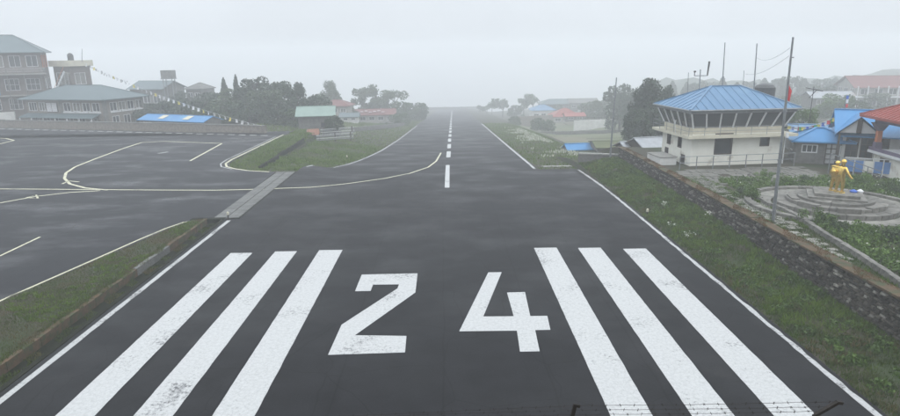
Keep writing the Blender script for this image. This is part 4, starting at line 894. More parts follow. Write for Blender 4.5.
# painted pavilion at the right edge
pv0 = aty(868, 170, 45.5)
pav = thing('pavilion', 'open pavilion with red roof and painted orange pillars on a cream base', 'building', (33.9, 42.9, TERR), R_(-8)); PW, PD = 5.5, 4.4
mb = MB(); facade(mb, (0, 0, 0), (1, 0), PW, 1.55, []); facade(mb, (PW, 0, 0), (0, 1), PD, 1.55, []); facade(mb, (PW, PD, 0), (-1, 0), PW, 1.55, []); facade(mb, (0, PD, 0), (0, -1), PD, 1.55, [(1.0, 2.2, .5, 1.3)]); mb.build('base_wall', 'cream', pav)
opening(pav, (0, PD, 0), (0, -1), (1.0, 2.2, .5, 1.3), frame='darkwood')
mb = MB(); mb.box(-.35, PW+.35, -.35, PD+.35, 1.55, 1.75); mb.build('floor_slab', 'whitetrim', pav)
mb = MB(); mb.box(-.3, PW+.3, -.3, -.2, 1.75, 2.0); mb.box(-.3, -.2, -.2, PD+.3, 1.75, 2.0); mb.build('floor_border', 'purple', pav)
for x, y_ in ((.1, .1), (.1, PD-.1), (PW-.1, .1), (PW-.1, PD-.1), (PW/2, .1)):
    mb = MB(); mb.box(x-.17, x+.17, y_-.17, y_+.17, 1.75, 3.95); p_ = mb.build('pillar', 'orange', pav)
    mb = MB(); mb.box(x-.24, x+.24, y_-.24, y_+.24, 1.75, 2.4); mb.build('pillar_base', 'purple', p_)
    mb = MB(); mb.add([(x-.2, y_-.2, 3.3), (x+.2, y_-.2, 3.3), (x+.2, y_+.2, 3.3), (x-.2, y_+.2, 3.3), (x-.65, y_-.2, 3.95), (x+.65, y_-.2, 3.95), (x+.65, y_+.2, 3.95), (x-.65, y_+.2, 3.95)], [(0, 1, 5, 4), (1, 2, 6, 5), (2, 3, 7, 6), (3, 0, 4, 7)]); mb.build('pillar_bracket', 'purple', p_)
mb = MB(); mb.box(-.2, PW+.2, -.2, PD+.2, 3.95, 4.3); mb.build('beam', 'purple', pav)
m_, vs = hip(PW, PD, 4.5, 1.5, 1.0, th=.2); rf = m_.build('roof', 'redroof', pav)
c = MB()
for a, b in [(4, 5), (0, 4), (3, 4), (1, 5), (2, 5)]: c.bar(Vector(vs[a])+up, Vector(vs[b])+up, .22, .1)
c.build('ridge_cap', 'redroof', rf)
n = 16
for k in range(1, n):                                    # raised seams down the two slopes in view
    x = -1+(PW+2)*k/n; kk = (PD+2)/2; run = min(kk, min(x+1, PW+1-x)); e = run/kk
    c = MB(); c.bar((x, -1, 4.53), (x, -1+run, 4.53+1.5*e), .07, .06); c.build('roof_seam', 'redroof', rf)
for k in range(1, 13):
    y_ = -1+(PD+2)*k/13; kk = (PD+2)/2; run = min(y_+1, PD+1-y_); e = run/kk
    c = MB(); c.bar((-1, y_, 4.53), (-1+run, y_, 4.53+1.5*e), .07, .06); c.build('roof_seam', 'redroof', rf)
# blue-panelled railing and stair rails in front of the gable house
t = thing('blue_railing', 'blue panelled railing between the gable house and the pavilion', 'railing', (31.6, 46.3, TERR), R_(-30))
for k in range(5): mb = MB(); mb.box(.1+k*.62, .62+k*.62, -.03, .03, .25, 1.15); mb.build('panel', 'bluetrim' if k != 2 else 'cream', t)
for k in range(6): mb = MB(); mb.bar((.05+k*.62, 0, 0), (.05+k*.62, 0, 1.35), .06, .06); mb.build('post', 'whitetrim', t)
mb = MB(); mb.bar((0, 0, 1.35), (3.2, 0, 1.35), .06, .06); mb.build('rail', 'whitetrim', t)
t = thing('stair_railing', 'grey handrail sloping down in front of the pavilion base', 'railing', (30.6, 46.6, TERR), R_(-62))
for k in range(5): mb = MB(); x = k*.95; mb.bar((x, 0, 0), (x, 0, 1.6-.2*k), .05, .05); mb.build('post', 'steel', t)
for dz in (0, -.4): mb = MB(); mb.bar((0, 0, 1.6+dz), (3.8, 0, .8+dz), .05, .05); mb.build('rail', 'steel', t)
# big far lodge on the slope
fq = aty(853, 108, 160); bl = house('lodge', 'large pale lodge with dull red roof on the misty slope at right', (fq.x, 160, fq.z), R_(-10), 18, 11, 5.6, 'greywall', 'dullred', 'gable', 2.8, .8,
    front=W4(5, 18, 1.2, 1.4, .8, 2.2)+W4(5, 18, 1.2, 1.4, 3.5, 5.0), left=W4(3, 11, 1, 1.2, .8, 2.2)+W4(3, 11, 1, 1.2, 3.5, 5.0))
mb = MB(); mb.box(-.5, 12, -1.9, -.02, 2.75, 3.05); mb.build('balcony_slab', 'whitetrim', bl)
for k in range(6): mb = MB(); mb.bar((-.2+k*2.4, -1.75, 0), (-.2+k*2.4, -1.75, 5.8), .22, .22); mb.build('balcony_post', 'whitetrim', bl)
mb = MB(); mb.box(12, 19.0, -2.6, -.03, 2.9, 3.1); mb.build('porch_roof', 'dullred', bl)
fq = aty(812, 108, 140); house('cottage', 'grey cottage with tin roof under the trees right of the tower', (fq.x, 140, fq.z), R_(-8), 9, 6, 2.4, 'greystone', 'tinroof', 'gable', 1.3, .5, front=W4(3, 9, .8, 1, .8, 1.9))
# prayer flags
def flag_string(label, pts, n, sag, size, cols, name='prayer_flags'):
    a, b = Vector(pts[0]), Vector(pts[1]); t = thing(name, label, 'prayer flags', a); d = b-a
    pos = lambda k: d*k-Vector((0, 0, sag*4*k*(1-k)))
    mb = MB(); mb.tube([pos(k/24) for k in range(25)], .012, 5); mb.build('cord', 'wcloth', t)
    e = d.copy(); e.z = 0; e.normalize(); mes = {}
    for c in set(cols):
        m_ = MB(); m_.add([(0, 0, 0), (size, 0, 0), (size*.97, size*.12, -size*.6), (size*.9, .02, -size*1.1), (.03, -.03, -size*1.05), (.02, size*.1, -size*.5)], [(0, 5, 2, 1), (5, 4, 3, 2)]); me = m_.mesh('flag'); me.materials.append(MT[c]); mes[c] = me
    for k in range(n):
        o = link('flag', mes[cols[k % len(cols)]], t, pos((k+.5)/n), math.atan2(e.y, e.x)+random.uniform(-.3, .3)); o.rotation_euler[0] = random.uniform(-.3, .3)
flag_string('long string of small pale flags slanting down across the trees at left', (aty(84, 63, 124), aty(262, 126, 89.5)), 38, 1.0, .52, ['wcloth', 'wcloth', 'yel', 'wcloth', 'tarp'])
flag_string('short string of dark flags from the flat-roofed block', (aty(84, 62, 123), aty(128, 81, 140)), 16, .7, .40, ['tarp', 'greystone'])
flag_string('string of coloured prayer flags between the tower and the gable house', (aty(786, 125.5, 54), aty(842, 112.5, 52)), 22, .55, .30, ['yel', 'wcloth', 'blue', 'wcloth', 'red', 'green'])
q = aty(844, 122, 52.8); pole('flag_pole', 'thin pole wrapped in faded prayer flags beside the blue gable', (q.x, 52.8, 4.5), aty(846, 97, 52.8), .04, .03, extra=lambda t, d: [MB().box(d.x*k, d.x*k+.22, -.02, .02, d.z*k, d.z*k+.3).build('flag', c, t) for k, c in ((.5, 'wcloth'), (.65, 'red'), (.8, 'wcloth'), (.93, 'blue'))])
# thin tree-like antenna
q = aty(815, 110, 80); t = thing('tv_antenna', 'dark bare antenna arms above the trees right of the tower', 'antenna', aty(812, 101, 60)); z0 = -(t.location.z-TERR)
mb = MB(); mb.tube([(0, 0, z0), (0, 0, 1.4)], .03, 6); mb.build('mast', 'darksteel', t)
mb = MB(); mb.tube([(-.8, 0, 1.3), (.95, 0, .95)], .04, 6); mb.tube([(0, 0, .75), (.35, 0, 1.05)], .03, 6); mb.tube([(-.35, 0, .3), (.2, 0, .9)], .03, 6); mb.build('arm', 'darksteel', t)
for a_, b_, lab in (((790, 48), (757, 58), 'upper sagging wire from the grey pole to the mast'), ((789, 56), (745, 74), 'lower sagging wire from the grey pole to the short mast')):
    A_, B_ = aty(*a_, pb.y), aty(*b_, 60.5); mb = MB(); n = 14; D_ = B_-A_
    mb.tube([D_*(k/n)-Vector((0, 0, 1.6*(k/n)*(1-k/n))) for k in range(n+1)], .012, 4); o = mb.build('overhead_wire', 'steel'); o.location = A_; tag(o, lab, 'wire')

# ------------------------------------------------------------------ garden: statue, plinth, paths, beds
SC = at(836, 192, TERR+.95); SC.z = TERR
pt_ = thing('statue_plinth', 'round stepped stone plinth under the golden statue', 'plinth', SC)
def ring_blocks(r0, r1, z0, z1, n, name, a0=0, mat='plinth', gap=.02, kids=pt_):
    mb = MB(); da = 2*math.pi/n; m2 = 3; vs = []
    for zz in (z0, z1):
        for rr in (r0, r1):
            for k in range(m2+1): a = (gap/r1)+(da-2*gap/r1)*k/m2; vs.append((rr*math.cos(a), rr*math.sin(a), zz-(0 if zz == z0 else 0)))
    q = m2+1; fs = []
    for k in range(m2):
        fs += [(2*q+k, 3*q+k, 3*q+k+1, 2*q+k+1), (q+k, q+k+1, 3*q+k+1, 3*q+k), (k+1, k, 2*q+k, 2*q+k+1)]
    fs += [(0, q, 3*q, 2*q), (q+m2, m2, 2*q+m2, 3*q+m2)]
    mb.add(vs, fs); me = mb.mesh(name); me.materials.append(MT[mat])
    for k in range(n):
        o = link(name, me, kids, (0, 0, random.uniform(-.012, .012)), a0+k*da)
ring_blocks(4.75, 5.15, -.15, .22, 30, 'kerb_stone', mat='plinth')
ring_blocks(3.55, 4.75, -.15, .05, 20, 'paving_stone', .1, mat='flag')
ring_blocks(2.75, 3.4, -.1, .30, 22, 'step_stone', .05)
ring_blocks(2.1, 2.75, 0, .50, 18, 'step_stone', .2)
ring_blocks(1.4, 2.1, 0, .66, 14, 'step_stone')
for (sx_, z0, z1) in ((1.55, .4, .78), (1.2, .7, .95)):
    mb = MB(); mb.box(-sx_, sx_, -sx_*.8, sx_*.8, z0, z1); o = mb.build('square_slab', 'plinth', pt_); o.rotation_euler[2] = R_(-28)
for k, (a, rr) in enumerate(((3.6, 2.6), (4.4, 2.75), (5.1, 2.5), (2.9, 2.4))):
    mb = MB(); mb.box(-.6, .6, -.22, .22, .3, .58); o = mb.build('step_block', 'plinth', pt_); o.location = (math.cos(a)*rr, math.sin(a)*rr, 0); o.rotation_euler[2] = a+math.pi/2
def skin(name, nodes, edges, mat, parent, root=0, sub=2):
    me = bpy.data.meshes.new(name); me.from_pydata([n[0] for n in nodes], edges, []); o = bpy.data.objects.new(name, me); col.objects.link(o)
    md = o.modifiers.new('s', 'SKIN'); md.use_smooth_shade = True
    for i, n in enumerate(nodes):
        sv = me.skin_vertices[0].data[i]; rr = n[1]; sv.radius = rr if isinstance(rr, tuple) else (rr, rr); sv.use_root = i == root
    ss = o.modifiers.new('u', 'SUBSURF'); ss.levels = sub
    dg = bpy.context.evaluated_depsgraph_get(); m2 = bpy.data.meshes.new_from_object(o.evaluated_get(dg)); m2.name = name
    bpy.data.objects.remove(o); m2.materials.clear(); m2.materials.append(MT[mat]); m2.shade_smooth()
    return link(name, m2, parent)
st = thing('statue', 'golden statue of two climbers standing arm in arm on the stepped plinth', 'statue', (SC.x, SC.y, TERR+.95), R_(-72))
def climber(x0, sc_, flip, pack, wave_):
    f = flip; k = sc_
    p = lambda x, y, z: (x0+x*k, y*k, z*k)
    nodes = [(p(0, 0, .93), (.19*k, .155*k)), (p(0, .01, 1.12), (.20*k, .16*k)), (p(0, .02, 1.34), (.215*k, .17*k)), (p(0, .03, 1.47), (.12*k, .11*k)), (p(0, .05, 1.55), .075*k), (p(0, .07, 1.65), (.12*k, .125*k)), (p(0, .07, 1.76), (.10*k, .11*k)),
        (p(-.11, 0, .86), .135*k), (p(-.15, .02, .50), .105*k), (p(-.17, -.02, .12), .075*k), (p(-.18, .12, .04), .05*k),
        (p(.11, 0, .86), .135*k), (p(.15, .06, .50), .105*k), (p(.17, .02, .12), .075*k), (p(.19, .16, .04), .05*k),
        (p(-.21, .02, 1.40), .095*k), (p(.21, .02, 1.40), .095*k)]
    edges = [(0, 1), (1, 2), (2, 3), (3, 4), (4, 5), (5, 6), (0, 7), (7, 8), (8, 9), (9, 10), (0, 11), (11, 12), (12, 13), (13, 14), (2, 15), (2, 16)]
    inner, outer = (16, 15) if f > 0 else (15, 16)
    s_ = 1 if f > 0 else -1                              # inner side points to the companion
    nodes += [(p(s_*.42, -.02, 1.42), .08*k), (p(s_*.62, .02, 1.38), .06*k), (p(s_*.70, .04, 1.36), .035*k)]; i = len(nodes); edges += [(inner, i-3), (i-3, i-2), (i-2, i-1)]
    if wave_: nodes += [(p(-s_*.36, .02, 1.16), .078*k), (p(-s_*.50, .10, .94), .06*k), (p(-s_*.58, .16, .86), .038*k)]
    else: nodes += [(p(-s_*.31, -.02, 1.12), .078*k), (p(-s_*.27, .12, .92), .06*k), (p(-s_*.18, .2, .90), .038*k)]
    i = len(nodes); edges += [(outer, i-3), (i-3, i-2), (i-2, i-1)]
    skin('figure', nodes, edges, 'gold', st)
    # hood brim and boots
    mb = MB(); mb.tube([p(0, .07, 1.72), p(0, .07, 1.76), p(0, .07, 1.85), p(0, .07, 1.88)], [.15*k, .145*k, .10*k, .02*k], 14); mb.build('hat', 'gold', st, smooth=True)
    if pack:
        skin('backpack', [(p(0, -.17, 1.02), (.15*k, .10*k)), (p(0, -.19, 1.2), (.17*k, .12*k)), (p(0, -.17, 1.4), (.14*k, .10*k))], [(0, 1), (1, 2)], 'gold', st)
    for s2 in (-1, 1):
        mb = MB(); bx_ = s2*.17; mb.add([p(bx_-.06, -.09, 0), p(bx_+.06, -.09, 0), p(bx_+.07, .2, 0), p(bx_-.07, .2, 0), p(bx_-.055, -.08, .13), p(bx_+.055, -.08, .13), p(bx_+.05, .19, .07), p(bx_-.05, .19, .07)], [(3, 2, 1, 0), (4, 5, 6, 7), (0, 1, 5, 4), (1, 2, 6, 5), (2, 3, 7, 6), (3, 0, 4, 7)]); mb.build('boot', 'gold', st)
climber(-.21, 1.04, 1, True, False); climber(.17, 1.12, -1, False, True)
# little offering bundle at its feet
q = SC+Vector((1.0, -.15, .95)); t = thing('cloth_bundle', 'small blue and white cloth bundle at the foot of the statue', 'cloth', q)
mb = MB(); mb.tube([(0, 0, 0), (0, 0, .08), (0, 0, .18)], [.2, .22, .05], 9); mb.build('blue_cloth', 'blue', t); mb = MB(); mb.tube([(.35, -.1, 0), (.35, -.1, .1), (.35, -.1, .22)], [.16, .18, .04], 9); mb.build('white_cloth', 'wcloth', t)
# raised planting-bed edge: stone kerb running between path and bed
bk = thing('bed_kerb', 'low stone kerb wall between the garden path and the planted bed', 'kerb', (20, 25, TERR))
kp = [at(px, py, TERR+.25) for px, py in ((748, 190), (770, 203), (787, 209), (806, 220), (828, 234), (850, 247), (875, 263), (900, 280), (930, 300), (960, 322))]
kk_ = 0
for a, b in zip(kp, kp[1:]):
    d = b-a; L = d.length; n = max(1, round(L/.8)); rz = math.atan2(d.y, d.x)
    for i in range(n):
        r = random.Random(kk_); kk_ += 1; p_ = a+d*((i+.5)/n); mb = MB(); l2 = L/n/2-.012; j = lambda q_: r.uniform(-q_, q_)
        mb.add([(-l2, -.14, -.5), (l2, -.14, -.5), (l2, .14, -.5), (-l2, .14, -.5), (-l2, -.13+j(.02), .0+j(.03)), (l2, -.13+j(.02), j(.03)), (l2, .13+j(.02), j(.03)), (-l2, .13, j(.03))], [(4, 5, 6, 7), (0, 1, 5, 4), (1, 2, 6, 5), (2, 3, 7, 6), (3, 0, 4, 7)])
        o = mb.build('kerb_stone', 'plinth', bk); o.location = (p_.x-20, p_.y-25, .27+.0*p_.z); o.rotation_euler[2] = rz
# paving: irregular flagstones on the path and in front of the tower
def flags(name, ok, x0, x1, y0, y1, cell, seed):
    r = random.Random(seed); mb = MB(); y_ = y0
    while y_ < y1:
        h = cell*r.uniform(.7, 1.2); x = x0+r.uniform(0, cell)
        while x < x1:
            w_ = cell*r.uniform(.7, 1.5)
            if ok(x+w_/2, y_+h/2):
                j = lambda: r.uniform(-.05, .05)*cell; z_ = TERR+.035+r.uniform(0, .03); g = .035
                c4 = [(x+g+j(), y_+g+j()), (x+w_-g+j(), y_+g+j()), (x+w_-g+j(), y_+h-g+j()), (x+g+j(), y_+h-g+j())]
                mb.prism(c4, TERR-.05, z_)
            x += w_
        y_ += h
    return stuff(mb.build(name, 'flag'))
def kx(y): 
    for a, b in zip(kp, kp[1:]):
        if b.y <= y <= a.y: return lerp(a.x, b.x, (a.y-y)/(a.y-b.y))
    return 20.5
flags('path_paving', lambda x, y: 18.75+.15*math.sin(y*.6) < x < min(kx(y)-.55, 20.1+.15*math.sin(y*.6)) and random.random() < .72, 18.5, 22, 16, 40, .42, 3)
flags('tower_paving', lambda x, y: 18.6 < x < 30 and (x-SC.x)**2+(y-SC.y)**2 > 36 and not (x < 20.4 and y > 48.6) and y < 48.8+(x-20)*.09 and y > 41.5-(24-x)*.2 and random.random() < .93, 18.5, 30, 39, 50.2, .75, 4)
# curved kerb of a small bed in front of the tower
cq = at(766, 181, TERR); t = thing('bed_kerb', 'curved pale kerb of the small round bed in front of the tower', 'kerb', cq)
for i in range(12):
    a = math.pi*(.75+i/12*1.2); mb = MB(); mb.box(-.33, .33, -.11, .11, -.05, .24); o = mb.build('kerb_stone', 'plinth', t); o.location = (2.0*math.cos(a)+.8, 1.7*math.sin(a)+.5, random.uniform(-.02, .02)); o.rotation_euler[2] = math.atan2(1.7*math.cos(a), -2.0*math.sin(a))
# pale carved rock next to the pole
def rock(name, label, loc, s, mat, seed):
    r = random.Random(seed); mb = MB(); vs = []; fs = []; n, m2 = 10, 6
    for j in range(m2+1):
        ph = math.pi*.5*j/m2
        for k in range(n): a = 2*math.pi*k/n; e = r.uniform(.82, 1.15); vs.append((math.cos(a)*math.cos(ph)*e*s[0], math.sin(a)*math.cos(ph)*e*s[1], math.sin(ph)*s[2]*r.uniform(.9, 1.1)-.05))
    for j in range(m2):
        for k in range(n): fs.append((j*n+k, j*n+(k+1) % n, (j+1)*n+(k+1) % n, (j+1)*n+k))
    o = mb.add(vs, fs).build(name, mat); o.location = loc; return tag(o, label, 'rock')
rock('boulder', 'pale grey boulder standing beside the grey pole in the garden', at(777, 184, TERR), (.60, .5, .75), 'flag', 5)
# runway edge markers
def marker(label, loc, mats=('yel', 'creamband')):
    t = thing('runway_light', label, 'runway light', loc, 0, 'runway edge lights'); mb = MB(); mb.tube([(0, 0, 0), (0, 0, .06), (0, 0, .07)], [.16, .16, .08], 10); mb.build('base', 'darksteel', t)
    mb = MB(); mb.tube([(0, 0, .07), (0, 0, .30)], [.05, .05], 8); mb.build('stem', 'darksteel', t)
    mb = MB(); mb.tube([(0, 0, .30), (0, 0, .33), (0, 0, .48), (0, 0, .54)], [.07, .085, .085, .03], 10); mb.build('lens', mats[1], t)
q = at(231, 221, 0); marker('runway light at the near end of the slab drain strip', (-15.55, 41.75, .0))
q = at(646, 214, .1); marker('runway light in the grass beside the right edge line', (14.35, q.y, T(14.35, q.y)))
q = G(347, 159.5); marker('runway light on the grass left of the runway bend', q)
q = G(553, 159); marker('runway light on the grass beyond the right pad corner', q)

# ------------------------------------------------------------------ barbed wire below the viewpoint
FY = 3.2
bw = thing('barbed_wire_fence', 'rusty barbed wire strands on bent angle-iron posts in the foreground', 'fence', (0, FY, 7.9))
def post(px_a, py_a, px_b, py_b):
    a, b = aty(px_a, py_a, FY), aty(px_b, py_b, FY); o = Vector((0, FY, 7.9)); mb = MB()
    foot = Vector((a.x, FY, 7.9)); mb.bar(foot-o, a-o, .022, .022); mb.bar(a-o, b-o, .022, .018); mb.bar(b-o+Vector((-.01, 0, 0)), b-o+Vector((.03, 0, -.008)), .014, .018); mb.build('post', 'darksteel', bw); return a, b
post(571, 421, 575, 405); post(815, 415, 838, 402); post(180, 440, 190, 425)
def strand(pix, ph):
    P_ = [aty(px, py, FY)-Vector((0, FY, 7.9)) for px, py in pix]; pts = []
    for a, b in zip(P_, P_[1:]):
        for k in range(10): pts.append(a.lerp(b, k/10)+Vector((0, 0, .0015*math.sin(k*2+ph))))
    pts.append(P_[-1]); mb = MB(); mb.tube(pts, .0013, 5); L = len(pts)
    o = mb.build('wire', 'darksteel', bw); c = MB(); d_ = 0
    x = P_[0].x+.03*ph
    while x < P_[-1].x:
        for a, b in zip(pts, pts[1:]):
            if a.x <= x < b.x:
                p = a.lerp(b, (x-a.x)/(b.x-a.x)); r = random.Random(int(x*1000)); e = r.uniform(0, 3.1)
                for s2 in (0, 1.4): v = Vector((.3, math.cos(e+s2), math.sin(e+s2))).normalized()*.009; c.bar(p-v, p+v, .0022, .0022)
                break
        x += .085
    stuff(c.build('barb', 'darksteel', o))
strand([(100, 427), (300, 418), (400, 413.5), (576, 405.5), (700, 404.3), (838, 401.5)], 0)
strand([(100, 432), (330, 420), (420, 414.5), (575, 410), (700, 409), (830, 406.5)], 1)
strand([(100, 437), (380, 421), (460, 417), (574, 414.5), (700, 413.5), (822, 411)], 2)

# ------------------------------------------------------------------ trees
def cards(c, size, rs, up=.3, asp=1.0):
    """one bent leaf-clump quad at every centre c"""
    n = len(c); a = rs.normal(size=(n, 3)); a /= np.linalg.norm(a, axis=1)[:, None]
    b = rs.normal(size=(n, 3)); b[:, 2] += up; b -= a*(a*b).sum(1)[:, None]; b /= np.linalg.norm(b, axis=1)[:, None]
    s = size*rs.uniform(.55, 1.35, n)[:, None]; v = np.empty((n, 4, 3))
    v[:, 0] = c-a*s*.5*asp; v[:, 1] = c-b*s*.32; v[:, 2] = c+a*s*.5*asp; v[:, 3] = c+b*s*.32
    return v.reshape(-1, 3)
def crown_pts(kind, seed, n):
    rs = np.random.default_rng(seed)
    if kind == 'broad':
        k = 26; zc = rs.uniform(.14, .86, k); a = rs.uniform(0, 6.28, k); rr = .40*np.sqrt(np.clip(1-((zc-.45)/.56)**2, .03, 1))*rs.uniform(.35, .95, k)
        ce = np.stack([np.cos(a)*rr, np.sin(a)*rr, zc], 1); ra = rs.uniform(.10, .17, k)
        i = rs.integers(0, k, n); q = rs.normal(size=(n, 3)); q /= np.linalg.norm(q, axis=1)[:, None]
        return ce[i]+q*(ra[i]*rs.uniform(.5, 1.1, n)**.6)[:, None]*np.array([1.05, 1.05, .85])
    if kind == 'conifer':
        z = rs.uniform(0, 1, n)**1.25; lev = np.round(z*17)/17+rs.normal(0, .012, n)
        br = (np.floor(z*17)*2.4+rs.integers(0, 7, n)*.9)+rs.normal(0, .16, n)
        rmax = (1-lev)**.8*.40*(1+.25*np.sin(br*3.1+lev*20))+.02
        r = rmax*rs.uniform(.15, 1, n)**.6
        return np.stack([np.cos(br)*r, np.sin(br)*r, .10+lev*.88-r*.22], 1)
    if kind == 'cypress':                                 # broad dense conifer, several shoulders
        k = 22; hz_ = rs.uniform(.12, .93, k); a = rs.uniform(0, 6.28, k); rr = .36*(1-hz_**2.2)+.03
        ce = np.stack([np.cos(a)*rr*.75, np.sin(a)*rr*.75, hz_], 1); i = rs.integers(0, k, n); q = rs.normal(size=(n, 3)); q /= np.linalg.norm(q, axis=1)[:, None]
        return ce[i]+q*np.array([.13, .13, .12])*rs.uniform(.4, 1.1, n)[:, None]
    if kind == 'pine':                                    # bare stem, flat clumps near the top
        k = 14; hz_ = rs.uniform(.28, .92, k); a = rs.uniform(0, 6.28, k); rr = .34*np.sqrt(np.clip(1-((hz_-.58)/.5)**2, .05, 1))*rs.uniform(.2, 1, k)
        ce = np.stack([np.cos(a)*rr, np.sin(a)*rr, hz_], 1); i = rs.integers(0, k, n); q = rs.normal(size=(n, 3)); q /= np.linalg.norm(q, axis=1)[:, None]
        return ce[i]+q*np.array([.14, .14, .11])*rs.uniform(.3, 1.1, n)[:, None]
    if kind == 'pollard':                                 # small round head on a thin stem
        k = 7; d = rs.normal(size=(k, 3))*np.array([.2, .2, .09]); ce = d+np.array([0, 0, .78]); i = rs.integers(0, k, n); q = rs.normal(size=(n, 3)); q /= np.linalg.norm(q, axis=1)[:, None]
        return ce[i]+q*np.array([.17, .17, .13])*rs.uniform(.4, 1.1, n)[:, None]
TREES = {}
def proto(kind, seed, n, size, leaf):
    rs = np.random.default_rng(seed+100); c = crown_pts(kind, seed, n); me = np_mesh('crown', cards(c, size, rs), 4, leaf)
    r = random.Random(seed); mb = MB(); top = {'broad': .8, 'conifer': .97, 'cypress': .9, 'pine': .9, 'pollard': .8}[kind]
    mb.tube([(0, 0, -.05), (.0, 0, top*.3), (.0, .0, top*.65), (0, 0, top)], [.032, .024, .016, .005], 8)
    for k in range(10 if kind != 'conifer' else 4):
        j = c[r.randrange(len(c))]; z0 = min(j[2]*.7, top*.8); mb.tube([(0, 0, z0), (j[0]*.5, j[1]*.5, (z0+j[2])/2+.02), tuple(j)], [.012, .008, .003], 5)
    tm = mb.mesh('trunk'); tm.materials.append(MT['bark']); return me, tm
for kd, seeds, n, size in (('broad', (1, 2, 3, 12), 5200, .052), ('conifer', (4, 5), 4200, .055), ('cypress', (6, 7), 6000, .045), ('pine', (8, 9), 1900, .075), ('pollard', (10, 11), 900, .085)):
    for lf in ('leaf_dark', 'leaf_mid', 'leaf_light'):
        if kd in ('conifer', 'pine', 'pollard', 'cypress') and lf == 'leaf_light': continue
        TREES[kd, lf] = [proto(kd, s, n, size, lf) for s in seeds]
def tree(label, px, pyt, Y, wpx, kind, lf='leaf_mid', group=None, name=None, zb=None):
    tp = aty(px, pyt, Y); zb = T(tp.x, Y)-.1 if zb is None else zb; h = tp.z-zb; w_ = wpx/FPX*Y*1.03
    me, tm = TREES[kind, lf][random.randrange(len(TREES[kind, lf]))]
    hm_ = {'broad': .95, 'pine': 1.1, 'pollard': 1.35}.get(kind, 1.2)*w_
    if h < hm_: zb -= hm_-h; h = hm_
    t = thing(name or {'broad': 'broadleaf_tree', 'conifer': 'conifer_tree', 'cypress': 'conifer_tree', 'pine': 'pine_tree', 'pollard': 'pollarded_tree'}[kind], label, 'tree', (tp.x, Y, zb), random.uniform(0, 6.28), group)
    k = {'broad': .80, 'conifer': .80, 'cypress': .80, 'pine': .80, 'pollard': .62}[kind]
    t.scale = (w_/k, w_/k, h)
    link('trunk', tm, t); link('crown', me, t); return t
GL = 'trees behind the apron wall'
for row in (
    ('low rounded tree at the far right of the front row, beside the barn', 292, 108, 101.5, 26, 'broad', 'leaf_mid'), ('tree showing through the gap behind the barn roof', 308, 97, 122, 26, 'broad', 'leaf_mid'), ('wide bushy tree in the middle of the grove', 236, 86, 121, 36, 'broad', 'leaf_mid'), ('wide bushy tree behind the front row, right of centre', 264, 88, 111, 36, 'broad', 'leaf_mid'), ('low bush-like tree near the right end of the blue shed', 208, 107, 103, 32, 'broad', 'leaf_mid'),
    ('leafy tree rising just right of the terminal', 150, 101, 121, 30, 'broad', 'leaf_dark'), ('bushy tree above the left half of the blue shed roof', 172, 97, 117, 36, 'broad', 'leaf_dark'),
    ('bushy tree above the right end of the blue shed roof', 200, 96, 113, 38, 'broad', 'leaf_dark'), ('slender conifer poking above the trees, left of its twin', 223, 77, 124, 16, 'conifer', 'leaf_dark'),
    ('slender conifer poking above the trees, right of its twin', 235, 74, 126, 14, 'conifer', 'leaf_dark'), ('tallest round tree in the misty grove on the left', 252, 74, 118, 36, 'broad', 'leaf_dark'),
    ('round tree right of the tallest tree in the misty grove', 275, 79, 116, 30, 'broad', 'leaf_dark'), ('tree with pointed top near the right end of the grove', 296, 84, 113, 28, 'cypress', 'leaf_dark'),
    ('rightmost tree of the misty grove, behind the barn', 316, 93, 116, 26, 'broad', 'leaf_dark'), ('low tree in the front of the grove behind the wall, left of centre', 222, 98, 104, 42, 'broad', 'leaf_mid'),
    ('low tree in the front of the grove behind the wall, centre', 247, 97, 103, 40, 'broad', 'leaf_dark'), ('low tree in the front of the grove just left of the barn', 276, 98, 103, 40, 'broad', 'leaf_dark'),
    ('tree with rounded top behind the two slender conifers', 212, 90, 128, 30, 'broad', 'leaf_dark'), ('small tree beside the dark cottage roof in the mist', 180, 90, 140, 24, 'broad', 'leaf_dark'),
    ('low bush-like tree right behind the blue shed', 186, 106, 106, 34, 'broad', 'leaf_dark'), ('low dark tree between the terminal and the blue shed', 146, 108, 112, 24, 'broad', 'leaf_dark')):
    row = list(row); row[3] += 6 if row[3] < 107 else 0
    tree(*row, group=GL)
tree('small dark bushy tree in front of the barn', 334, 115, 97, 18, 'broad', 'leaf_dark')
tree('tall dome-shaped tree behind the red-roofed cottage', 329, 82, 176, 25, 'cypress', 'leaf_mid')
tree('small conifer beside the dome-shaped tree', 341, 97, 180, 12, 'conifer', 'leaf_mid')
tree('misty pine at the left of the cluster over the long pale house', 362, 87, 196, 22, 'pine', 'leaf_mid', GL+' far')
tree('misty pine in the middle of the cluster over the long pale house', 376, 85, 198, 26, 'pine', 'leaf_mid', GL+' far')
tree('misty broad tree right of the pine cluster', 394, 88, 200, 26, 'broad', 'leaf_mid', GL+' far')
tree('small misty tree, second from the runway on the left', 409, 102, 208, 20, 'broad', 'leaf_mid', GL+' far')
tree('small misty tree closest to the runway on the left', 421, 102, 212, 16, 'broad', 'leaf_mid', GL+' far')
for px, pt2, w_, lab in ((348, 106, 18, 'rounded shrub tree left of the long pale house'), (400, 112, 20, 'low shrub tree at the right end of the long pale house'), (385, 121, 22, 'low shrub on the slope below the long pale house')):
    tree(lab, px, pt2, 172, w_, 'broad', 'leaf_mid')
GR = 'trees right of the far runway'
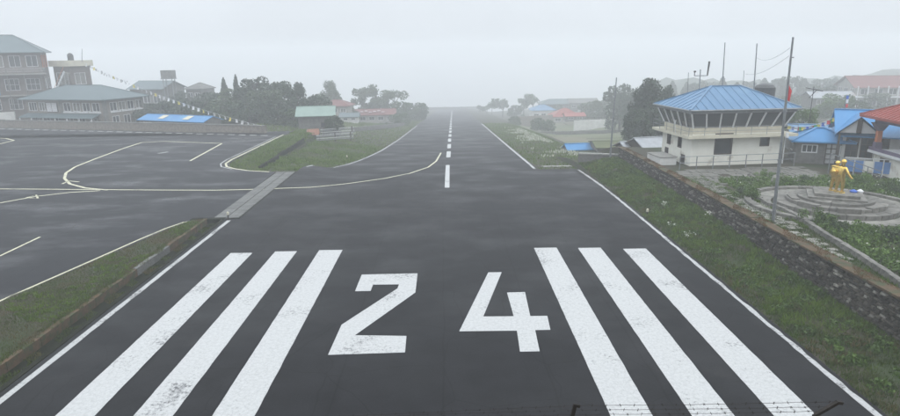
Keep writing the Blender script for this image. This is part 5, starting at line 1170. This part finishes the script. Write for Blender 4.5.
for row in (('tiny misty tree nearest the runway end on the right', 480, 104.5, 330, 9, 'pollard', 'leaf_mid'), ('tiny misty tree second from the runway end on the right', 487, 104, 320, 10, 'pollard', 'leaf_mid'), ('tiny misty tree third from the runway end on the right', 492, 102.5, 320, 7, 'pollard', 'leaf_mid'),
    ('round-headed misty tree left of the two tall-stemmed ones', 503, 99, 290, 16, 'pollard', 'leaf_mid'), ('tall-stemmed round-headed tree on the right skyline, the smaller', 524, 97, 270, 9, 'pollard', 'leaf_mid'), ('tall-stemmed round-headed tree on the right skyline, the larger', 533, 94, 265, 13, 'pollard', 'leaf_mid'),
    ('low misty tree left of the red pyramid roof', 516, 104, 268, 16, 'broad', 'leaf_mid'), ('low misty tree behind the red pyramid roof', 556, 103, 262, 20, 'broad', 'leaf_mid'), ('misty tree above the long blue-grey wall', 600, 98, 200, 24, 'broad', 'leaf_mid'),
    ('large misty tree left of the slim grey pole', 589, 101, 215, 22, 'broad', 'leaf_mid'), ('large misty tree right of the slim grey pole', 622, 82, 150, 34, 'broad', 'leaf_dark'), ('misty tree filling the gap before the big conifer', 637, 90, 140, 26, 'broad', 'leaf_dark'),
    ('small shrub tree beside the pale terrace wall', 514, 116, 190, 12, 'broad', 'leaf_mid'), ('shrub tree in front of the red pyramid roof', 538, 117, 172, 15, 'broad', 'leaf_mid'), ('shrub tree at the foot of the terrace wall', 549, 119, 165, 13, 'broad', 'leaf_mid')):
    tree(*row, group=GR)
tree('big dense dark conifer left of the tower', 652, 81, 84, 46, 'cypress', 'leaf_dark')
tree('lower dark conifer in front of the big one left of the tower', 641, 90, 85, 32, 'cypress', 'leaf_dark')
tree('dark rounded tree filling the base of the conifers left of the tower', 648, 106, 81, 40, 'broad', 'leaf_dark')
tree('dark conifer half hidden by the tower roof', 669, 88, 88, 26, 'cypress', 'leaf_dark')
tree('round light green tree behind the prayer flags', 804, 106, 72, 26, 'broad', 'leaf_light')
tree('dark tree to the left of the light green one', 788, 108, 84, 20, 'broad', 'leaf_mid')
tree('light green tree in front of the far pale lodge', 838, 92, 128, 34, 'broad', 'leaf_light')
tree('bushy tree below the far pale lodge', 858, 99, 118, 26, 'broad', 'leaf_mid')
tree('dark tree left of the far pale lodge', 826, 84, 170, 26, 'broad', 'leaf_dark')
ORD = 'first second third fourth fifth sixth seventh eighth ninth tenth eleventh twelfth thirteenth fourteenth fifteenth sixteenth seventeenth eighteenth nineteenth'.split()
for k in range(19):
    px = 672+k*13.5+random.uniform(-4, 4); tree('hazy tree on the ridge behind the tower, %s from the left' % ORD[k], px, 80-(px-672)*.012+random.uniform(-4, 3), 215+random.uniform(-20, 45), random.uniform(18, 27), random.choice(('broad', 'broad', 'conifer')), 'leaf_dark', group='trees on the misty ridge')
for k in range(8):
    px = 788+k*15+random.uniform(-4, 4); tree('hazy tree on the slope below the right-hand ridge, %s from the left' % ORD[k], px, 92+random.uniform(-4, 3), 165+random.uniform(-10, 10), random.uniform(20, 28), 'broad', 'leaf_mid', group='trees on the misty slope')

# ------------------------------------------------------------------ garden plants
def shrub_mesh(seed, n, size, mat):
    rs = np.random.default_rng(seed); k = 9; ce = rs.normal(size=(k, 3))*np.array([.45, .45, .2])+np.array([0, 0, .45]); i = rs.integers(0, k, n); q = rs.normal(size=(n, 3)); q /= np.linalg.norm(q, axis=1)[:, None]
    c = ce[i]+q*np.array([.42, .42, .36])*rs.uniform(.3, 1, n)[:, None]; c[:, 2] = np.abs(c[:, 2]); return np_mesh('foliage', cards(c, size, rs), 4, mat)
SH = {m: [shrub_mesh(s, 1300, .13, m) for s in (1, 2, 3)] for m in ('leaf_light', 'leaf_mid')}
def shrub(label, x, y, s, hgt, m, z=None, group='garden shrubs'):
    t = thing('shrub', label, 'shrub', (x, y, T(x, y) if z is None else z), random.uniform(0, 6), group); t.scale = (s, s, hgt)
    link('foliage', SH[m][random.randrange(3)], t); mb = MB()
    for k in range(4): a = k*1.6; mb.tube([(0, 0, -.05), (math.cos(a)*.3, math.sin(a)*.3, .5)], [.03, .012], 5)
    mb.build('stem', 'bark', t)
for lab, px, py, s, h, m in (('light green rounded shrub in the bed left of the pole', 752, 200, .75, .85, 'leaf_light'), ('small shrub at the wall end of the bed left of the pole', 741, 194, .55, .6, 'leaf_mid'), ('shrub behind the pole near the boulder', 785, 186, .6, .7, 'leaf_light'),
    ('large light shrub in front of the plinth', 826, 226, .85, .9, 'leaf_light'), ('shrub at the corner of the bed in front of the plinth', 843, 232, .7, .7, 'leaf_mid'), ('bushy shrub in the middle of the planted bed', 866, 236, .8, .8, 'leaf_light'), ('shrub near the right edge in the planted bed', 890, 240, .8, .8, 'leaf_mid'),
    ('shrub behind the plinth left of the statue', 805, 183, .7, .7, 'leaf_mid'), ('shrub behind the plinth just right of the statue', 862, 184, .8, .85, 'leaf_light'), ('bushy shrub before the pavilion base', 884, 190, .9, .95, 'leaf_light'), ('shrub under the handrail at the right edge', 896, 196, .8, .9, 'leaf_mid'), ('low shrub behind the curved kerb', 765, 176, .7, .5, 'leaf_light')):
    p_ = at(px, py, TERR); shrub(lab, p_.x, p_.y, s, h, m, TERR)
def cover(name, pts, size, hmax, mat, seed, asp=1.0):
    rs = np.random.default_rng(seed); c = np.asarray(pts, float); c[:, 2] += rs.uniform(0, 1, len(c))**1.4*hmax; return stuff(link(name, np_mesh(name, cards(c, size, rs, 1.2, asp), 4, mat)))
inplinth = lambda x, y: (x-SC.x)**2+(y-SC.y)**2 < 27.5
bed = scatter(110000, 19.6, 36, 17, 47, lambda x, y: x > kx(y)+.3 and not inplinth(x, y) and y < 44.5 and not (x > 31.2 and y > 41.5) and vn(x, y, 1.3)+random.random()*.6 > .48, zf=lambda x, y: TERR)
cover('ground_cover', bed, .15, .42, 'leaf_light', 31)
strip_ = scatter(30000, 18.4, 22, 15, 46, lambda x, y: x < kx(y)-.15 and vn(x, y, 1.7)+random.random()*.5 > .55, zf=lambda x, y: TERR)
blades('garden_grass', strip_, .05, .16, .035, 'grass2')
fl_pts = scatter(900, 20.5, 33, 22, 44, lambda x, y: x > kx(y)+.6 and not inplinth(x, y) and vn(x, y, 1.9) > .66, zf=lambda x, y: TERR+.28)
cover('white_flower', fl_pts, .11, .12, 'flower', 33)
# weeds and white flowers on the bank
wp = []; wf = []
r = random.Random(5)
for k in range(150):
    y_ = r.uniform(18, 60); x = r.uniform(14.6, 17.8); rad = r.uniform(.15, .45); 
    for q in range(int(90*rad/.3)): a = r.uniform(0, 6.28); e = rad*math.sqrt(r.random()); wp.append((x+math.cos(a)*e, y_+math.sin(a)*e, T(x, y_)+.02+.5*(rad-e)*r.random()))
for px, py, rad in ((672, 224, .35), (690, 234, .4), (708, 220, .2), (664, 206, .2)):
    p_ = at(px, py, .3)
    for q in range(34): a = r.uniform(0, 6.28); e = rad*math.sqrt(r.random()); wf.append((p_.x+math.cos(a)*e, p_.y+math.sin(a)*e, T(p_.x, p_.y)+.12+.25*r.random()))
cover('bank_weed', wp, .14, .15, 'leaf_light', 35)
cover('bank_flower', wf, .09, .06, 'flower', 36)

# ------------------------------------------------------------------ faint wooded hills far off in the mist
def hill(name, x0, x1, y, ztop, depth, seed):
    r = random.Random(seed); n = 60; mb = MB(); rows = 7
    for j in range(rows):
        t = j/(rows-1)
        for i in range(n):
            u = i/(n-1); x = lerp(x0, x1, u); e = sst(0, .25, u)*(1-sst(.8, 1, u)); base = T(x, min(y, 405))-6
            prof = (math.sin(t*math.pi*.5))*e*(.75+.25*math.sin(u*7+seed))
            mb.v.append((x, y+depth*t, base+(ztop-base)*prof+r.uniform(-1, 1)*1.8*e*(t > .2)))
    for j in range(rows-1):
        for i in range(n-1): mb.f.append((j*n+i, j*n+i+1, (j+1)*n+i+1, (j+1)*n+i))
    return struct(mb.build(name, 'leaf_dark'))
hill('hills', 60, 360, 260, 3, 70, 2)

tufts('garden_tuft', 700, 18.6, 22, 16, 46, lambda x, y: x < kx(y)-.2 and not (18.9 < x < 19.9), 22, .16, .08, .24, .05, 'grass4', zf=lambda x, y: TERR)
tufts('bed_tuft', 900, 20, 35, 18, 45, lambda x, y: x > kx(y)+.3 and not inplinth(x, y) and not (x > 32.6 and y > 41.5), 20, .2, .15, .45, .06, 'grass4', zf=lambda x, y: TERR)

# ------------------------------------------------------------------ haze: one closed box of even mist round the whole place
hm = bpy.data.materials.new('mist'); hm.use_nodes = True; hn = hm.node_tree
for nd in list(hn.nodes):
    if nd.type == 'BSDF_PRINCIPLED': hn.nodes.remove(nd)
pv = hn.nodes.new('ShaderNodeVolumePrincipled'); pv.inputs['Color'].default_value = (.965, .98, .995, 1)
pv.inputs['Density'].default_value = HAZE; pv.inputs['Anisotropy'].default_value = HAZE_G
hn.links.new(pv.outputs[0], [n for n in hn.nodes if n.type == 'OUTPUT_MATERIAL'][0].inputs['Volume'])
mb = MB(); mb.box(-620, 620, -60, 920, -78, 22)
MT['mist'] = hm
stuff(mb.build('haze', 'mist'))
